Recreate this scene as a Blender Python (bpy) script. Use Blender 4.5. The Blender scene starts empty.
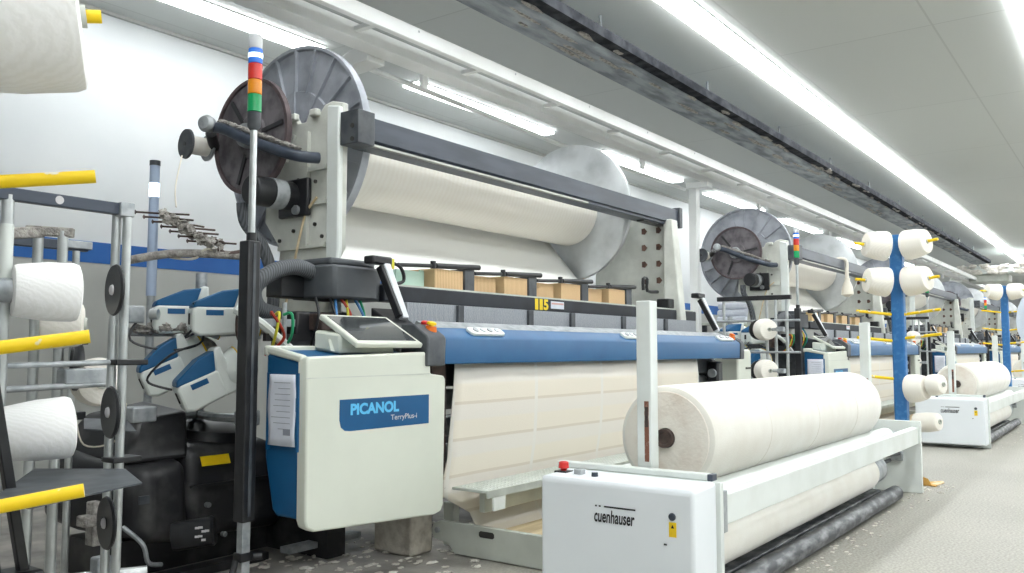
import bpy, bmesh, math, random
from mathutils import Vector, Matrix
random.seed(7)
SC = bpy.context.scene
COL = SC.collection
V = Vector
PI = math.pi

# ------------------------------------------------------------------ materials
def lin(c):
    c = c / 255.0
    return c / 12.92 if c <= 0.04045 else ((c + 0.055) / 1.055) ** 2.4
def rgb(r, g, b): return (lin(r), lin(g), lin(b), 1.0)

def mat(name, col, rough=0.5, metal=0.0, col2=None, scale=8.0, detail=4.0, lo=0.4, hi=0.65,
        bump=0.0, bscale=60.0, stretch=(1, 1, 1), emit=None, estr=0.0, alpha=1.0, trans=0.0, coat=0.0, sheen=0.0):
    m = bpy.data.materials.new(name); m.use_nodes = True
    nt = m.node_tree; b = nt.nodes['Principled BSDF']
    b.inputs['Base Color'].default_value = col
    b.inputs['Roughness'].default_value = rough
    b.inputs['Metallic'].default_value = metal
    b.inputs['Alpha'].default_value = alpha
    b.inputs['Transmission Weight'].default_value = trans
    b.inputs['Coat Weight'].default_value = coat
    b.inputs['Sheen Weight'].default_value = sheen
    if emit:
        b.inputs['Emission Color'].default_value = emit
        b.inputs['Emission Strength'].default_value = estr
    tc = nt.nodes.new('ShaderNodeTexCoord'); mp = nt.nodes.new('ShaderNodeMapping')
    mp.inputs['Scale'].default_value = stretch
    nt.links.new(tc.outputs['Object'], mp.inputs['Vector'])
    c2 = col2 or tuple(min(1, v * 0.9) for v in col[:3]) + (1,)
    n = nt.nodes.new('ShaderNodeTexNoise'); n.inputs['Scale'].default_value = scale; n.inputs['Detail'].default_value = detail
    r = nt.nodes.new('ShaderNodeValToRGB')
    r.color_ramp.elements[0].position = lo; r.color_ramp.elements[0].color = col
    r.color_ramp.elements[1].position = hi; r.color_ramp.elements[1].color = c2
    nt.links.new(mp.outputs['Vector'], n.inputs['Vector']); nt.links.new(n.outputs['Fac'], r.inputs['Fac'])
    nt.links.new(r.outputs['Color'], b.inputs['Base Color'])
    if bump:
        n2 = nt.nodes.new('ShaderNodeTexNoise'); n2.inputs['Scale'].default_value = bscale; n2.inputs['Detail'].default_value = 3
        bp = nt.nodes.new('ShaderNodeBump'); bp.inputs['Strength'].default_value = bump; bp.inputs['Distance'].default_value = 0.01
        nt.links.new(mp.outputs['Vector'], n2.inputs['Vector']); nt.links.new(n2.outputs['Fac'], bp.inputs['Height'])
        nt.links.new(bp.outputs['Normal'], b.inputs['Normal'])
    return m

def wave_mat(name, c1, c2, axis='X', scale=40.0, rough=0.8, distort=0.3, lo=0.3, hi=0.7, bump=0.0, metal=0.0):
    """regular stripes along one object axis (pile bands, reed wires, slats, winding)"""
    m = bpy.data.materials.new(name); m.use_nodes = True
    nt = m.node_tree; b = nt.nodes['Principled BSDF']
    b.inputs['Roughness'].default_value = rough; b.inputs['Metallic'].default_value = metal
    tc = nt.nodes.new('ShaderNodeTexCoord')
    w = nt.nodes.new('ShaderNodeTexWave'); w.bands_direction = axis
    w.inputs['Scale'].default_value = scale; w.inputs['Distortion'].default_value = distort
    w.inputs['Detail'].default_value = 2; w.inputs['Detail Scale'].default_value = 2
    r = nt.nodes.new('ShaderNodeValToRGB')
    r.color_ramp.elements[0].position = lo; r.color_ramp.elements[0].color = c1
    r.color_ramp.elements[1].position = hi; r.color_ramp.elements[1].color = c2
    nt.links.new(tc.outputs['Object'], w.inputs['Vector']); nt.links.new(w.outputs['Fac'], r.inputs['Fac'])
    nt.links.new(r.outputs['Color'], b.inputs['Base Color'])
    if bump:
        bp = nt.nodes.new('ShaderNodeBump'); bp.inputs['Strength'].default_value = bump; bp.inputs['Distance'].default_value = 0.004
        nt.links.new(w.outputs['Fac'], bp.inputs['Height']); nt.links.new(bp.outputs['Normal'], b.inputs['Normal'])
    return m

M = {}
M['cabinet'] = mat('cabinet_paint', rgb(214, 218, 206), 0.42, col2=rgb(208, 212, 200), scale=3, bump=0.03, bscale=300)
M['blue'] = mat('blue_paint', rgb(14, 84, 132), 0.4, col2=rgb(20, 90, 138), scale=6)
M['deepblue'] = mat('deep_blue_plastic', rgb(2, 80, 126), 0.45, col2=rgb(8, 86, 134), scale=10)
M['postblue'] = mat('post_blue', rgb(44, 110, 172), 0.45, col2=rgb(72, 134, 190), scale=30, lo=0.5, hi=0.75)
M['white'] = mat('machine_white', rgb(228, 233, 230), 0.42, col2=rgb(216, 221, 216), scale=4)
M['boxwhite'] = mat('batcher_white', rgb(236, 241, 245), 0.35, col2=rgb(232, 237, 241), scale=2)
M['stand'] = mat('stand_cast_paint', rgb(222, 224, 216), 0.55, col2=rgb(196, 198, 190), scale=5, bump=0.1, bscale=60)
M['greypaint'] = mat('grey_green_paint', rgb(205, 209, 200), 0.5, col2=rgb(186, 190, 182), scale=4)
M['darkgrey'] = mat('dark_grey_paint', rgb(62, 66, 72), 0.5, col2=rgb(84, 88, 92), scale=14)
M['slate'] = mat('slate_beam_paint', rgb(52, 60, 72), 0.38, col2=rgb(66, 74, 88), scale=7, stretch=(0.4, 2, 2))
M['black'] = mat('black_plastic', rgb(26, 27, 30), 0.36, col2=rgb(40, 41, 44), scale=12)
M['blackdust'] = mat('dusty_black', rgb(38, 38, 41), 0.4, col2=rgb(92, 91, 90), scale=7, lo=0.52, hi=0.85)
M['chrome'] = mat('chrome_tube', rgb(206, 210, 210), 0.3, 0.7, col2=rgb(186, 190, 190), scale=12)
M['alu'] = mat('bright_aluminium', rgb(214, 218, 222), 0.45, 0.2, col2=rgb(196, 200, 204), scale=12)
M['steel'] = mat('galvanised_steel', rgb(182, 186, 189), 0.5, 0.5, col2=rgb(152, 158, 162), scale=24)
M['flange'] = mat('cast_flange_metal', rgb(178, 182, 190), 0.55, 0.25, col2=rgb(138, 142, 150), scale=6, detail=8, lo=0.42, hi=0.72)
M['flangein'] = mat('polished_flange_face', rgb(196, 200, 202), 0.4, 0.5, col2=rgb(168, 172, 174), scale=5, detail=8)
M['disc'] = mat('brake_disc_iron', rgb(120, 115, 119), 0.6, 0.1, col2=rgb(86, 82, 86), scale=16, detail=8)
M['rim'] = mat('brake_rim_red', rgb(98, 84, 86), 0.6, 0.1, col2=rgb(78, 68, 70), scale=20)
M['yarn'] = wave_mat('warp_yarn', rgb(238, 235, 227), rgb(235, 231, 222), 'X', 9.0, 0.8, 3.0, 0.1, 0.95)
M['sheet'] = wave_mat('warp_sheet_yarn', rgb(240, 240, 236), rgb(230, 231, 227), 'X', 60.0, 0.85, 0.5)
M['cone'] = wave_mat('cone_yarn', rgb(246, 242, 233), rgb(240, 236, 226), 'DIAGONAL', 40.0, 0.9, 4.0, 0.1, 0.95, 0.08)
M['conewhite'] = wave_mat('bleached_yarn', rgb(250, 250, 249), rgb(245, 245, 243), 'DIAGONAL', 40.0, 0.9, 4.0, 0.1, 0.95, 0.08)
M['coneblue'] = wave_mat('cool_white_yarn', rgb(232, 240, 252), rgb(218, 230, 248), 'DIAGONAL', 60.0, 0.9, 2.0, 0.2, 0.9, 0.1)
M['roll'] = mat('terry_roll', rgb(233, 231, 223), 0.95, col2=rgb(226, 222, 212), scale=5, detail=8, bump=0.12, bscale=220, sheen=0.3)
M['rollend'] = mat('layered_roll_end', rgb(238, 232, 222), 0.95, col2=rgb(218, 204, 190), scale=9, detail=10, lo=0.45, hi=0.75, bump=0.25, bscale=70)
M['rustdark'] = mat('rusty_hole', rgb(112, 84, 72), 0.8, col2=rgb(80, 62, 56), scale=30)
M['numbeam'] = mat('matt_black_beam', rgb(30, 34, 42), 0.6, col2=rgb(40, 45, 54), scale=7)
M['core'] = mat('core_brown', rgb(88, 72, 66), 0.7, col2=rgb(54, 44, 42), scale=20)
M['yellow'] = mat('yellow_paint', rgb(250, 212, 22), 0.4, col2=rgb(244, 204, 30), scale=9)
M['yellowworn'] = mat('worn_yellow_paint', rgb(250, 212, 16), 0.45, col2=rgb(226, 222, 206), scale=16, detail=6, lo=0.6, hi=0.63)
M['red'] = mat('red_plastic', rgb(214, 48, 44), 0.4, col2=rgb(200, 40, 40))
M['orange'] = mat('orange_plastic', rgb(240, 120, 24), 0.4)
M['rust'] = mat('rust_stain', rgb(128, 84, 66), 0.8, col2=rgb(196, 184, 172), scale=40, lo=0.5, hi=0.7)
M['brown'] = wave_mat('heald_slats', rgb(222, 190, 146), rgb(186, 148, 104), 'X', 26.0, 0.7, 0.8, 0.5, 0.98)
M['green'] = mat('pale_green_perspex', rgb(178, 214, 196), 0.3, col2=rgb(196, 224, 208), scale=10)
M['reed'] = wave_mat('reed_wires', rgb(168, 172, 178), rgb(118, 124, 132), 'X', 36.0, 0.5, 3.0, 0.3, 0.95, 0.0, 0.0)
M['wood'] = mat('pale_board', rgb(222, 204, 168), 0.7, col2=rgb(200, 180, 142), scale=5, stretch=(0.6, 6, 6), detail=8)
M['concrete'] = mat('concrete_block', rgb(206, 200, 188), 0.9, col2=rgb(172, 164, 152), scale=18, detail=8, bump=0.5, bscale=80)
M['paper'] = mat('paper', rgb(226, 230, 240), 0.6, col2=rgb(216, 220, 232), scale=14)
M['ink'] = mat('grey_ink', rgb(150, 154, 166), 0.7)
M['screen'] = mat('dark_screen', rgb(58, 62, 64), 0.12, col2=rgb(70, 74, 76), scale=3, coat=0.6)
M['badgeblue'] = mat('badge_blue', rgb(14, 86, 136), 0.35)
M['lightblue'] = mat('badge_letter_blue', rgb(96, 192, 240), 0.4)
M['pale'] = mat('badge_letter_pale', rgb(206, 204, 206), 0.4)
M['inkblack'] = mat('black_lettering', rgb(34, 36, 40), 0.5)
M['numyellow'] = mat('number_yellow', rgb(244, 214, 24), 0.5)
M['pink'] = mat('tag_pink', rgb(222, 178, 172), 0.5)
M['lint'] = mat('grey_lint', rgb(178, 174, 168), 1.0, col2=rgb(132, 128, 124), scale=40, bump=0.8, bscale=120)
M['lintwhite'] = mat('white_lint', rgb(226, 222, 214), 1.0, col2=rgb(206, 202, 194), scale=30)
M['hose'] = wave_mat('ribbed_hose', rgb(98, 102, 106), rgb(72, 75, 79), 'X', 30.0, 0.6, 0.3, 0.3, 0.7, 0.25)
M['pipe'] = mat('scuffed_pipe', rgb(62, 65, 70), 0.45, 0.3, col2=rgb(150, 152, 154), scale=9, detail=8, lo=0.45, hi=0.75, stretch=(1, 3, 3))
M['soot'] = mat('sooty_bar', rgb(40, 42, 46), 1.0, col2=rgb(70, 72, 76), scale=9)
M['soot'].node_tree.nodes['Principled BSDF'].inputs['Specular IOR Level'].default_value = 0.05
M['housing'] = mat('electronics_housing', rgb(66, 70, 75), 0.5, col2=rgb(84, 88, 92), scale=5)
M['card'] = mat('cardboard', rgb(206, 160, 84), 0.85, col2=rgb(226, 206, 170), scale=8, lo=0.5, hi=0.6)
M['wiregreen'] = mat('green_wire', rgb(40, 160, 110), 0.5)
M['wireyellow'] = mat('yellow_wire', rgb(220, 214, 60), 0.5)
M['wirered'] = mat('red_wire', rgb(190, 60, 44), 0.5)
M['wireblue'] = mat('blue_wire', rgb(70, 130, 190), 0.5)
M['thread'] = mat('cotton_thread', rgb(226, 220, 206), 0.9)
M['perfo'] = mat('perforated_plate', rgb(206, 212, 206), 0.4, 0.3, col2=rgb(186, 192, 186), scale=10)
M['hole'] = mat('dark_recess', rgb(60, 58, 56), 0.8)
M['railwhite'] = mat('rail_white', rgb(244, 246, 245), 0.45, col2=rgb(232, 234, 232), scale=2)
M['railgrime'] = mat('grimy_duct', rgb(160, 166, 172), 0.85, col2=rgb(116, 122, 128), scale=5, detail=10, lo=0.4, hi=0.62, stretch=(0.6, 2, 2), bump=0.5, bscale=16)
M['cap'] = mat('lamp_cap_clear', rgb(236, 238, 240), 0.25, trans=0.3)
M['lblue'] = mat('lamp_blue', rgb(52, 118, 214), 0.25, emit=rgb(60, 130, 240), estr=0.15)
M['led'] = mat('lamp_led', rgb(225, 240, 255), 0.25, emit=rgb(225, 240, 255), estr=2.2)
M['lred'] = mat('lamp_red', rgb(222, 62, 54), 0.25)
M['lorange'] = mat('lamp_orange', rgb(240, 150, 30), 0.25)
M['lgreen'] = mat('lamp_green', rgb(20, 160, 96), 0.25)
M['frost'] = mat('lamp_frosted', rgb(186, 202, 226), 0.3, col2=rgb(170, 188, 214), scale=6)
M['lightdif'] = mat('tube_diffuser', rgb(255, 255, 255), 0.4, emit=(0.96, 0.99, 1.0, 1), estr=12.0)

# ------------------------------------------------------------------ mesh builder
class MB:
    def __init__(s): s.v = []; s.f = []
    def _add(s, vs, fs):
        o = len(s.v); s.v += [V(p) for p in vs]; s.f += [tuple(i + o for i in f) for f in fs]; return s
    def box(s, x0, x1, y0, y1, z0, z1):
        return s._add([(x0,y0,z0),(x1,y0,z0),(x1,y1,z0),(x0,y1,z0),(x0,y0,z1),(x1,y0,z1),(x1,y1,z1),(x0,y1,z1)],
            [(0,3,2,1),(4,5,6,7),(0,1,5,4),(1,2,6,5),(2,3,7,6),(3,0,4,7)])
    def hull(s, bot, top):
        n = len(bot)
        return s._add(list(bot) + list(top), [tuple(range(n))[::-1], tuple(range(n, 2*n))] + [(i, (i+1) % n, n + (i+1) % n, n + i) for i in range(n)])
    def prism(s, poly, ext):
        e = V(ext); return s.hull([V(p) for p in poly], [V(p) + e for p in poly])
    def bar(s, p0, p1, w, h, up=(0, 0, 1)):
        p0, p1 = V(p0), V(p1); d = (p1 - p0).normalized(); u = V(up)
        if abs(d.dot(u)) > 0.98: u = V((1, 0, 0))
        sd = d.cross(u).normalized(); u = sd.cross(d)
        c = [sd*w/2 + u*h/2, -sd*w/2 + u*h/2, -sd*w/2 - u*h/2, sd*w/2 - u*h/2]
        return s.hull([p0 + k for k in c], [p1 + k for k in c])
    def lathe(s, p0, axis, prof, n=28, closed=False):
        p0 = V(p0); a = V(axis).normalized()
        u = a.cross(V((0, 0, 1)));
        if u.length < 0.05: u = a.cross(V((1, 0, 0)))
        u.normalize(); w = a.cross(u); vs = []; fs = []
        for (t, r) in prof:
            for i in range(n):
                th = 2*PI*i/n; vs.append(p0 + a*t + (u*math.cos(th) + w*math.sin(th))*r)
        m = len(prof)
        for j in range(m - 1 + (1 if closed else 0)):
            jj = (j + 1) % m
            for i in range(n):
                fs.append((j*n + i, j*n + (i+1) % n, jj*n + (i+1) % n, jj*n + i))
        if not closed:
            fs.append(tuple(range(n))[::-1]); fs.append(tuple(range((m-1)*n, m*n)))
        return s._add(vs, fs)
    def cyl(s, p0, p1, r, r1=None, n=24):
        p0, p1 = V(p0), V(p1)
        return s.lathe(p0, p1 - p0, [(0, r), ((p1 - p0).length, r if r1 is None else r1)], n)
    def tube(s, pts, r, n=8, sub=6):
        pts = [V(p) for p in pts]
        if len(pts) > 2:
            q = []
            for i in range(len(pts) - 1):
                a = pts[max(i-1, 0)]; b = pts[i]; c = pts[i+1]; d = pts[min(i+2, len(pts)-1)]
                for k in range(sub):
                    t = k/sub
                    q.append(0.5*((2*b) + (c-a)*t + (2*a-5*b+4*c-d)*t*t + (3*b-a-3*c+d)*t**3))
            pts = q + [pts[-1]]
        rr = r if callable(r) else (lambda t: r)
        vs = []; fs = []; u = None
        for i, p in enumerate(pts):
            d = (pts[min(i+1, len(pts)-1)] - pts[max(i-1, 0)]).normalized()
            if u is None:
                u = d.cross(V((0, 0, 1)))
                if u.length < 0.05: u = d.cross(V((1, 0, 0)))
            u = (u - d*u.dot(d)).normalized(); w = d.cross(u); R = rr(i/(len(pts)-1))
            for k in range(n):
                th = 2*PI*k/n; vs.append(p + (u*math.cos(th) + w*math.sin(th))*R)
        for j in range(len(pts) - 1):
            for i in range(n): fs.append((j*n+i, j*n+(i+1) % n, (j+1)*n+(i+1) % n, (j+1)*n+i))
        fs.append(tuple(range(n))[::-1]); fs.append(tuple(range((len(pts)-1)*n, len(pts)*n)))
        return s._add(vs, fs)
    def grid(s, rows):
        m = len(rows); n = len(rows[0]); vs = [p for r in rows for p in r]
        return s._add(vs, [(j*n+i, j*n+i+1, (j+1)*n+i+1, (j+1)*n+i) for j in range(m-1) for i in range(n-1)])
    def blob(s, c, rx, ry, rz, n=10, jit=0.25):
        vs = []; fs = []; m = 6
        for j in range(m + 1):
            ph = PI*j/m
            for i in range(n):
                th = 2*PI*i/n; k = 1 + random.uniform(-jit, jit)
                vs.append((c[0] + rx*k*math.sin(ph)*math.cos(th), c[1] + ry*k*math.sin(ph)*math.sin(th), c[2] + rz*k*math.cos(ph)))
        for j in range(m):
            for i in range(n): fs.append((j*n+i, (j+1)*n+i, (j+1)*n+(i+1) % n, j*n+(i+1) % n))
        return s._add(vs, fs)
    def xf(s, mtx): s.v = [mtx @ p for p in s.v]; return s
    def build(s, name, m, parent=None, bevel=0.0, seg=2, loc=None, ang=38, solid=0.0):
        me = bpy.data.meshes.new(name)
        org = V((0, 0, 0))
        if parent is not None:
            p = parent
            while p: org = org + p.location; p = p.parent
        elif loc is not None: org = V(loc)
        me.from_pydata([tuple(p - org) for p in s.v], [], s.f)
        bm = bmesh.new(); bm.from_mesh(me); bmesh.ops.remove_doubles(bm, verts=bm.verts, dist=1e-5)
        bmesh.ops.recalc_face_normals(bm, faces=bm.faces); bm.to_mesh(me); bm.free()
        me.polygons.foreach_set('use_smooth', [True]*len(me.polygons)); me.set_sharp_from_angle(angle=math.radians(ang))
        me.materials.append(M[m] if isinstance(m, str) else m)
        o = bpy.data.objects.new(name, me); COL.objects.link(o)
        if parent is not None: o.parent = parent
        else: o.location = org
        if solid:
            md = o.modifiers.new('thick', 'SOLIDIFY'); md.thickness = solid; md.offset = 0
        if bevel:
            md = o.modifiers.new('bevel', 'BEVEL'); md.width = bevel; md.segments = seg; md.limit_method = 'ANGLE'; md.angle_limit = math.radians(40)
            md.harden_normals = False
        return o

def thing(name, label, cat, loc, group=None):
    o = bpy.data.objects.new(name, None); COL.objects.link(o); o.location = loc; o.empty_display_size = 0.1
    o['label'] = label; o['category'] = cat
    if group: o['group'] = group
    return o
def tag(o, label, cat, group=None, kind=None):
    o['label'] = label; o['category'] = cat
    if group: o['group'] = group
    if kind: o['kind'] = kind
    return o
def struct(o): o['kind'] = 'structure'; return o
def kids(o): return [c for c in COL.objects if c.parent == o]
def dup(o, d=(0, 0, 0), label=None, parent=None, skip=(), rot=None):
    c = o.copy(); COL.objects.link(c)
    if parent: c.parent = parent
    else:
        c.location = o.location + V(d)
        if rot is not None: c.rotation_euler = (0, 0, rot)
    if label: c['label'] = label
    for k in kids(o):
        if k.name.split('.')[0] in skip: continue
        dup(k, parent=c, skip=skip)
    return c
def text(name, s, mtx, width, height, m, parent, thick=0.0006, bold=0.0, shear=0.0):
    """lettering laid in the local XY plane of mtx, fitted into width x height"""
    cu = bpy.data.curves.new(name, 'FONT'); cu.body = s; cu.size = 1; cu.extrude = 0.0; cu.offset = bold; cu.shear = shear
    t = bpy.data.objects.new(name, cu); COL.objects.link(t)
    bpy.context.view_layer.update()
    me = bpy.data.meshes.new_from_object(t.evaluated_get(bpy.context.evaluated_depsgraph_get()))
    bpy.data.objects.remove(t); bpy.data.curves.remove(cu)
    xs = [v.co.x for v in me.vertices]; ys = [v.co.y for v in me.vertices]
    x0, x1, y0, y1 = min(xs), max(xs), min(ys), max(ys)
    mb = MB()
    vs = [mtx @ V(((v.co.x-x0)/(x1-x0)*width, (v.co.y-y0)/(y1-y0)*height, 0)) for v in me.vertices]
    mb._add(vs, [tuple(p.vertices) for p in me.polygons])
    bpy.data.meshes.remove(me)
    return mb.build(name, m, parent)
def frame_m(o, x, y):
    x = V(x).normalized(); y = V(y).normalized(); z = x.cross(y)
    return Matrix(((x.x, y.x, z.x, o[0]), (x.y, y.y, z.y, o[1]), (x.z, y.z, z.z, o[2]), (0, 0, 0, 1)))

PITCH = 6.1
NTH = ['first', 'second', 'third', 'fourth', 'fifth']
POS = ['nearest the camera', 'second along the row', 'third along the row', 'fourth along the row', 'farthest along the row']

# ------------------------------------------------------------------ setting
def floor_mat():
    m = bpy.data.materials.new('terrazzo_floor'); m.use_nodes = True
    nt = m.node_tree; b = nt.nodes['Principled BSDF']; b.inputs['Roughness'].default_value = 0.5
    tc = nt.nodes.new('ShaderNodeTexCoord')
    def noise(sc, det):
        n = nt.nodes.new('ShaderNodeTexNoise'); n.inputs['Scale'].default_value = sc; n.inputs['Detail'].default_value = det
        nt.links.new(tc.outputs['Object'], n.inputs['Vector']); return n
    def ramp(n, a, ca, bb, cb):
        r = nt.nodes.new('ShaderNodeValToRGB'); r.color_ramp.elements[0].position = a; r.color_ramp.elements[0].color = ca
        r.color_ramp.elements[1].position = bb; r.color_ramp.elements[1].color = cb; nt.links.new(n, r.inputs['Fac']); return r
    def mix(f, a, c, mode='MIX'):
        x = nt.nodes.new('ShaderNodeMix'); x.data_type = 'RGBA'; x.blend_type = mode
        if isinstance(f, float): x.inputs['Factor'].default_value = f
        else: nt.links.new(f, x.inputs['Factor'])
        nt.links.new(a, x.inputs[6]); nt.links.new(c, x.inputs[7]); return x.outputs[2]
    base = ramp(noise(1.1, 8).outputs['Fac'], 0.35, rgb(146, 143, 132), 0.7, rgb(168, 165, 154))
    speck = ramp(noise(90, 3).outputs['Fac'], 0.4, rgb(120, 117, 109), 0.62, rgb(186, 184, 176))
    clean = mix(0.45, base.outputs['Color'], speck.outputs['Color'])
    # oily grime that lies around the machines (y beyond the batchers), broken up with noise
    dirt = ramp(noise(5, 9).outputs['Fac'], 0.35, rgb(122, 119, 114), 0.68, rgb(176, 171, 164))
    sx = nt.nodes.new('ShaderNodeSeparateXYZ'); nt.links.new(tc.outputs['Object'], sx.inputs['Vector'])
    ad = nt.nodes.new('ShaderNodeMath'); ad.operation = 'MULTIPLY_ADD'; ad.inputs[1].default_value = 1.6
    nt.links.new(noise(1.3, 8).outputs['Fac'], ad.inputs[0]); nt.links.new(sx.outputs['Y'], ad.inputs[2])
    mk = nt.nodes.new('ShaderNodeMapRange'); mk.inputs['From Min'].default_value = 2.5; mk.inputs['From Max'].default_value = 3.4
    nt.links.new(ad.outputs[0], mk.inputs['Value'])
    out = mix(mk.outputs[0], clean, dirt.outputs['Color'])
    nt.links.new(out, b.inputs['Base Color'])
    bp = nt.nodes.new('ShaderNodeBump'); bp.inputs['Strength'].default_value = 0.15; bp.inputs['Distance'].default_value = 0.004
    nt.links.new(noise(60, 3).outputs['Fac'], bp.inputs['Height']); nt.links.new(bp.outputs['Normal'], b.inputs['Normal'])
    return m
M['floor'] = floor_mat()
def brick_mat(name, c1, c2, mortar, bw, rh, msize, rough, axes='XY'):
    m = bpy.data.materials.new(name); m.use_nodes = True
    nt = m.node_tree; b = nt.nodes['Principled BSDF']; b.inputs['Roughness'].default_value = rough
    tc = nt.nodes.new('ShaderNodeTexCoord'); mp = nt.nodes.new('ShaderNodeMapping')
    if axes == 'XZ': mp.inputs['Rotation'].default_value = (PI/2, 0, 0)
    br = nt.nodes.new('ShaderNodeTexBrick'); br.offset = 0.0
    br.inputs['Color1'].default_value = c1; br.inputs['Color2'].default_value = c2; br.inputs['Mortar'].default_value = mortar
    br.inputs['Scale'].default_value = 1; br.inputs['Brick Width'].default_value = bw; br.inputs['Row Height'].default_value = rh
    br.inputs['Mortar Size'].default_value = msize
    nt.links.new(tc.outputs['Object'], mp.inputs['Vector']); nt.links.new(mp.outputs['Vector'], br.inputs['Vector'])
    nt.links.new(br.outputs['Color'], b.inputs['Base Color'])
    return m
M['ceiling'] = brick_mat('ceiling_panels', rgb(206, 210, 208), rgb(202, 206, 204), rgb(190, 194, 192), 2.4, 1.2, 0.008, 0.7)
M['wall'] = mat('white_wall', rgb(226, 229, 230), 0.6, col2=rgb(220, 224, 226), scale=1.5)
M['walllow'] = mat('grey_dado', rgb(196, 198, 194), 0.55, col2=rgb(186, 188, 184), scale=2)
M['band'] = mat('blue_band', rgb(22, 94, 172), 0.5, col2=rgb(30, 102, 180), scale=3)
X0, X1, YR, YL, ZC = -7.0, 44.0, -9.0, 6.16, 3.42
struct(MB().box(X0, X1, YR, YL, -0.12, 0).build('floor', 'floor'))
struct(MB().box(X0, X1, YR, YL, ZC, ZC + 0.15).build('ceiling', 'ceiling'))
struct(MB().box(X0, X1, YL, YL + 0.2, 0, ZC).build('wall_left', 'wall'))
struct(MB().box(X0, X1, YR - 0.2, YR, 0, ZC).build('wall_right', 'wall'))
struct(MB().box(X0 - 0.2, X0, YR, YL, 0, ZC).build('wall_near', 'wall'))
struct(MB().box(X1, X1 + 0.2, YR, YL, 0, ZC).build('wall_far', 'wall'))
struct(MB().box(X0, X1, YL - 0.012, YL, 0, 1.515).build('trim_dado', 'walllow'))
struct(MB().box(X0, X1, YL - 0.016, YL, 1.515, 1.67).build('trim_blue_band', 'band'))
# moulding where wall meets ceiling
struct(MB().box(X0, X1, YL - 0.03, YL, ZC - 0.025, ZC).build('trim_cornice', 'walllow'))

# ceiling lights
def fixture(x0, x1, y0, y1, label, group, m='railwhite'):
    r = thing('ceiling_light', label, 'ceiling light', ((x0+x1)/2, (y0+y1)/2, ZC), group)
    MB().box(x0, x1, y0, y1, ZC-0.014, ZC).build('light_housing', 'railwhite', r)
    MB().box(x0+0.01, x1-0.01, y0+0.002, y1-0.002, ZC-0.034, ZC-0.0141).build('diffuser', 'lightdif', r, 0.004)
    return r
ORD = ['first','second','third','fourth','fifth','sixth','seventh','eighth','ninth','tenth','eleventh','twelfth','thirteenth','fourteenth','fifteenth','sixteenth','seventeenth','eighteenth','nineteenth','twentieth']
for i in range(8):
    x = 2.35 + 3.48*i
    fixture(x, x+2.35, 5.38, 5.58, 'fluorescent ceiling light along the left wall, %s from the camera end' % ORD[i], 'ceiling lights along the left wall')
for i in range(18):
    x = 0.2 + 2.2*i
    fixture(x, x+2.18, 2.51, 2.71, 'fluorescent light of the long middle ceiling strip, %s from the camera end' % ORD[i], 'ceiling lights in the middle strip')
for i in range(18):
    x = -1.0 + 2.2*i
    fixture(x, x+2.18, 0.44, 0.66, 'fluorescent light of the right-hand ceiling strip, %s from the camera end' % ORD[i], 'ceiling lights in the right strip')
for j, yy in enumerate((-1.7, -3.8, -6.0)):  # unseen light rows added as fill to brighten the machine fronts
    for i in range(14):
        x = -5.0 + 3.4*i
        fixture(x, x+3.3, yy, yy+0.24, 'unseen added fill light over the far side of the aisle, %s of %s line' % (ORD[i], ('its near', 'its middle', 'the outer')[j]), 'added fill lights beyond the aisle')

# white gantry rail under the ceiling: two long bars with ties, standing on posts between the looms
g = thing('gantry_rail', 'long white double rail with cross ties hanging under the ceiling', 'rail', (4, 3.5, 2.66))
MB().box(-2, 29, 3.315, 3.36, 2.672, 2.757).build('rail_bar', 'railwhite', g, 0.004)
MB().box(-2, 29, 3.54, 3.68, 2.66, 2.754).build('rail_bar', 'railwhite', g, 0.004)
for i in range(28):
    x = -1.5 + i*0.96
    MB().box(x, x+0.04, 3.355, 3.545, 2.70, 2.725).build('cross_tie', 'railwhite', g)
    MB().cyl((x+0.3, 3.3135, 2.735), (x+0.3, 3.316, 2.735), 0.007, n=10).build('rail_bolt', 'steel', g)
MB().tube([(3.62, 3.87, 2.665), (4.4, 3.88, 2.655), (6.4, 3.91, 2.62), (8.5, 3.91, 2.62)], 0.019).build('conduit', 'railwhite', g)
MB().prism([(3.55, 3.69, 2.76), (3.55, 3.92, 2.70), (3.55, 3.92, 2.62), (3.55, 3.69, 2.63)], (0.15, 0, 0)).build('gusset', 'railwhite', g, 0.006)
for i in range(8):
    x = 1.0 + i*3.05
    MB().box(x, x+0.05, 3.69, 3.72, 2.58, 2.76).build('pipe_clip', 'railwhite', g)

# dusty travelling-cleaner track
g = thing('dusty_track', 'grimy grey overhead track caked with lint, left of the middle light strip', 'track', (10, 3.1, 3.05))
MB().prism([(1, 3.34, 3.05), (1, 3.05, 3.05), (1, 3.035, 3.075), (1, 3.36, 3.10)], (23.4, 0, 0)).build('duct', 'railgrime', g, 0.006)
MB().box(1, 24.4, 2.93, 3.03, 3.065, 3.135).build('conductor_bar', 'soot', g)
for i in range(12):
    x = 1.5 + 2.0*i
    MB().cyl((x, 3.2, 3.09), (x, 3.2, ZC), 0.012, n=10).build('hanger_rod', 'steel', g)
mb = MB()
for i in range(110):
    x = random.uniform(2.5, 22)
    if i % 2: mb.blob((x, random.uniform(2.94, 3.05), 3.064), random.uniform(0.04, 0.12), random.uniform(0.01, 0.025), random.uniform(0.008, 0.016), 8, 0.4)
    else: mb.blob((x, random.uniform(3.1, 3.3), 3.05), random.uniform(0.05, 0.22), random.uniform(0.015, 0.035), random.uniform(0.006, 0.012), 8, 0.4)
o = mb.build('lint_clumps', 'lint', g); o['kind'] = 'stuff'

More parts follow.
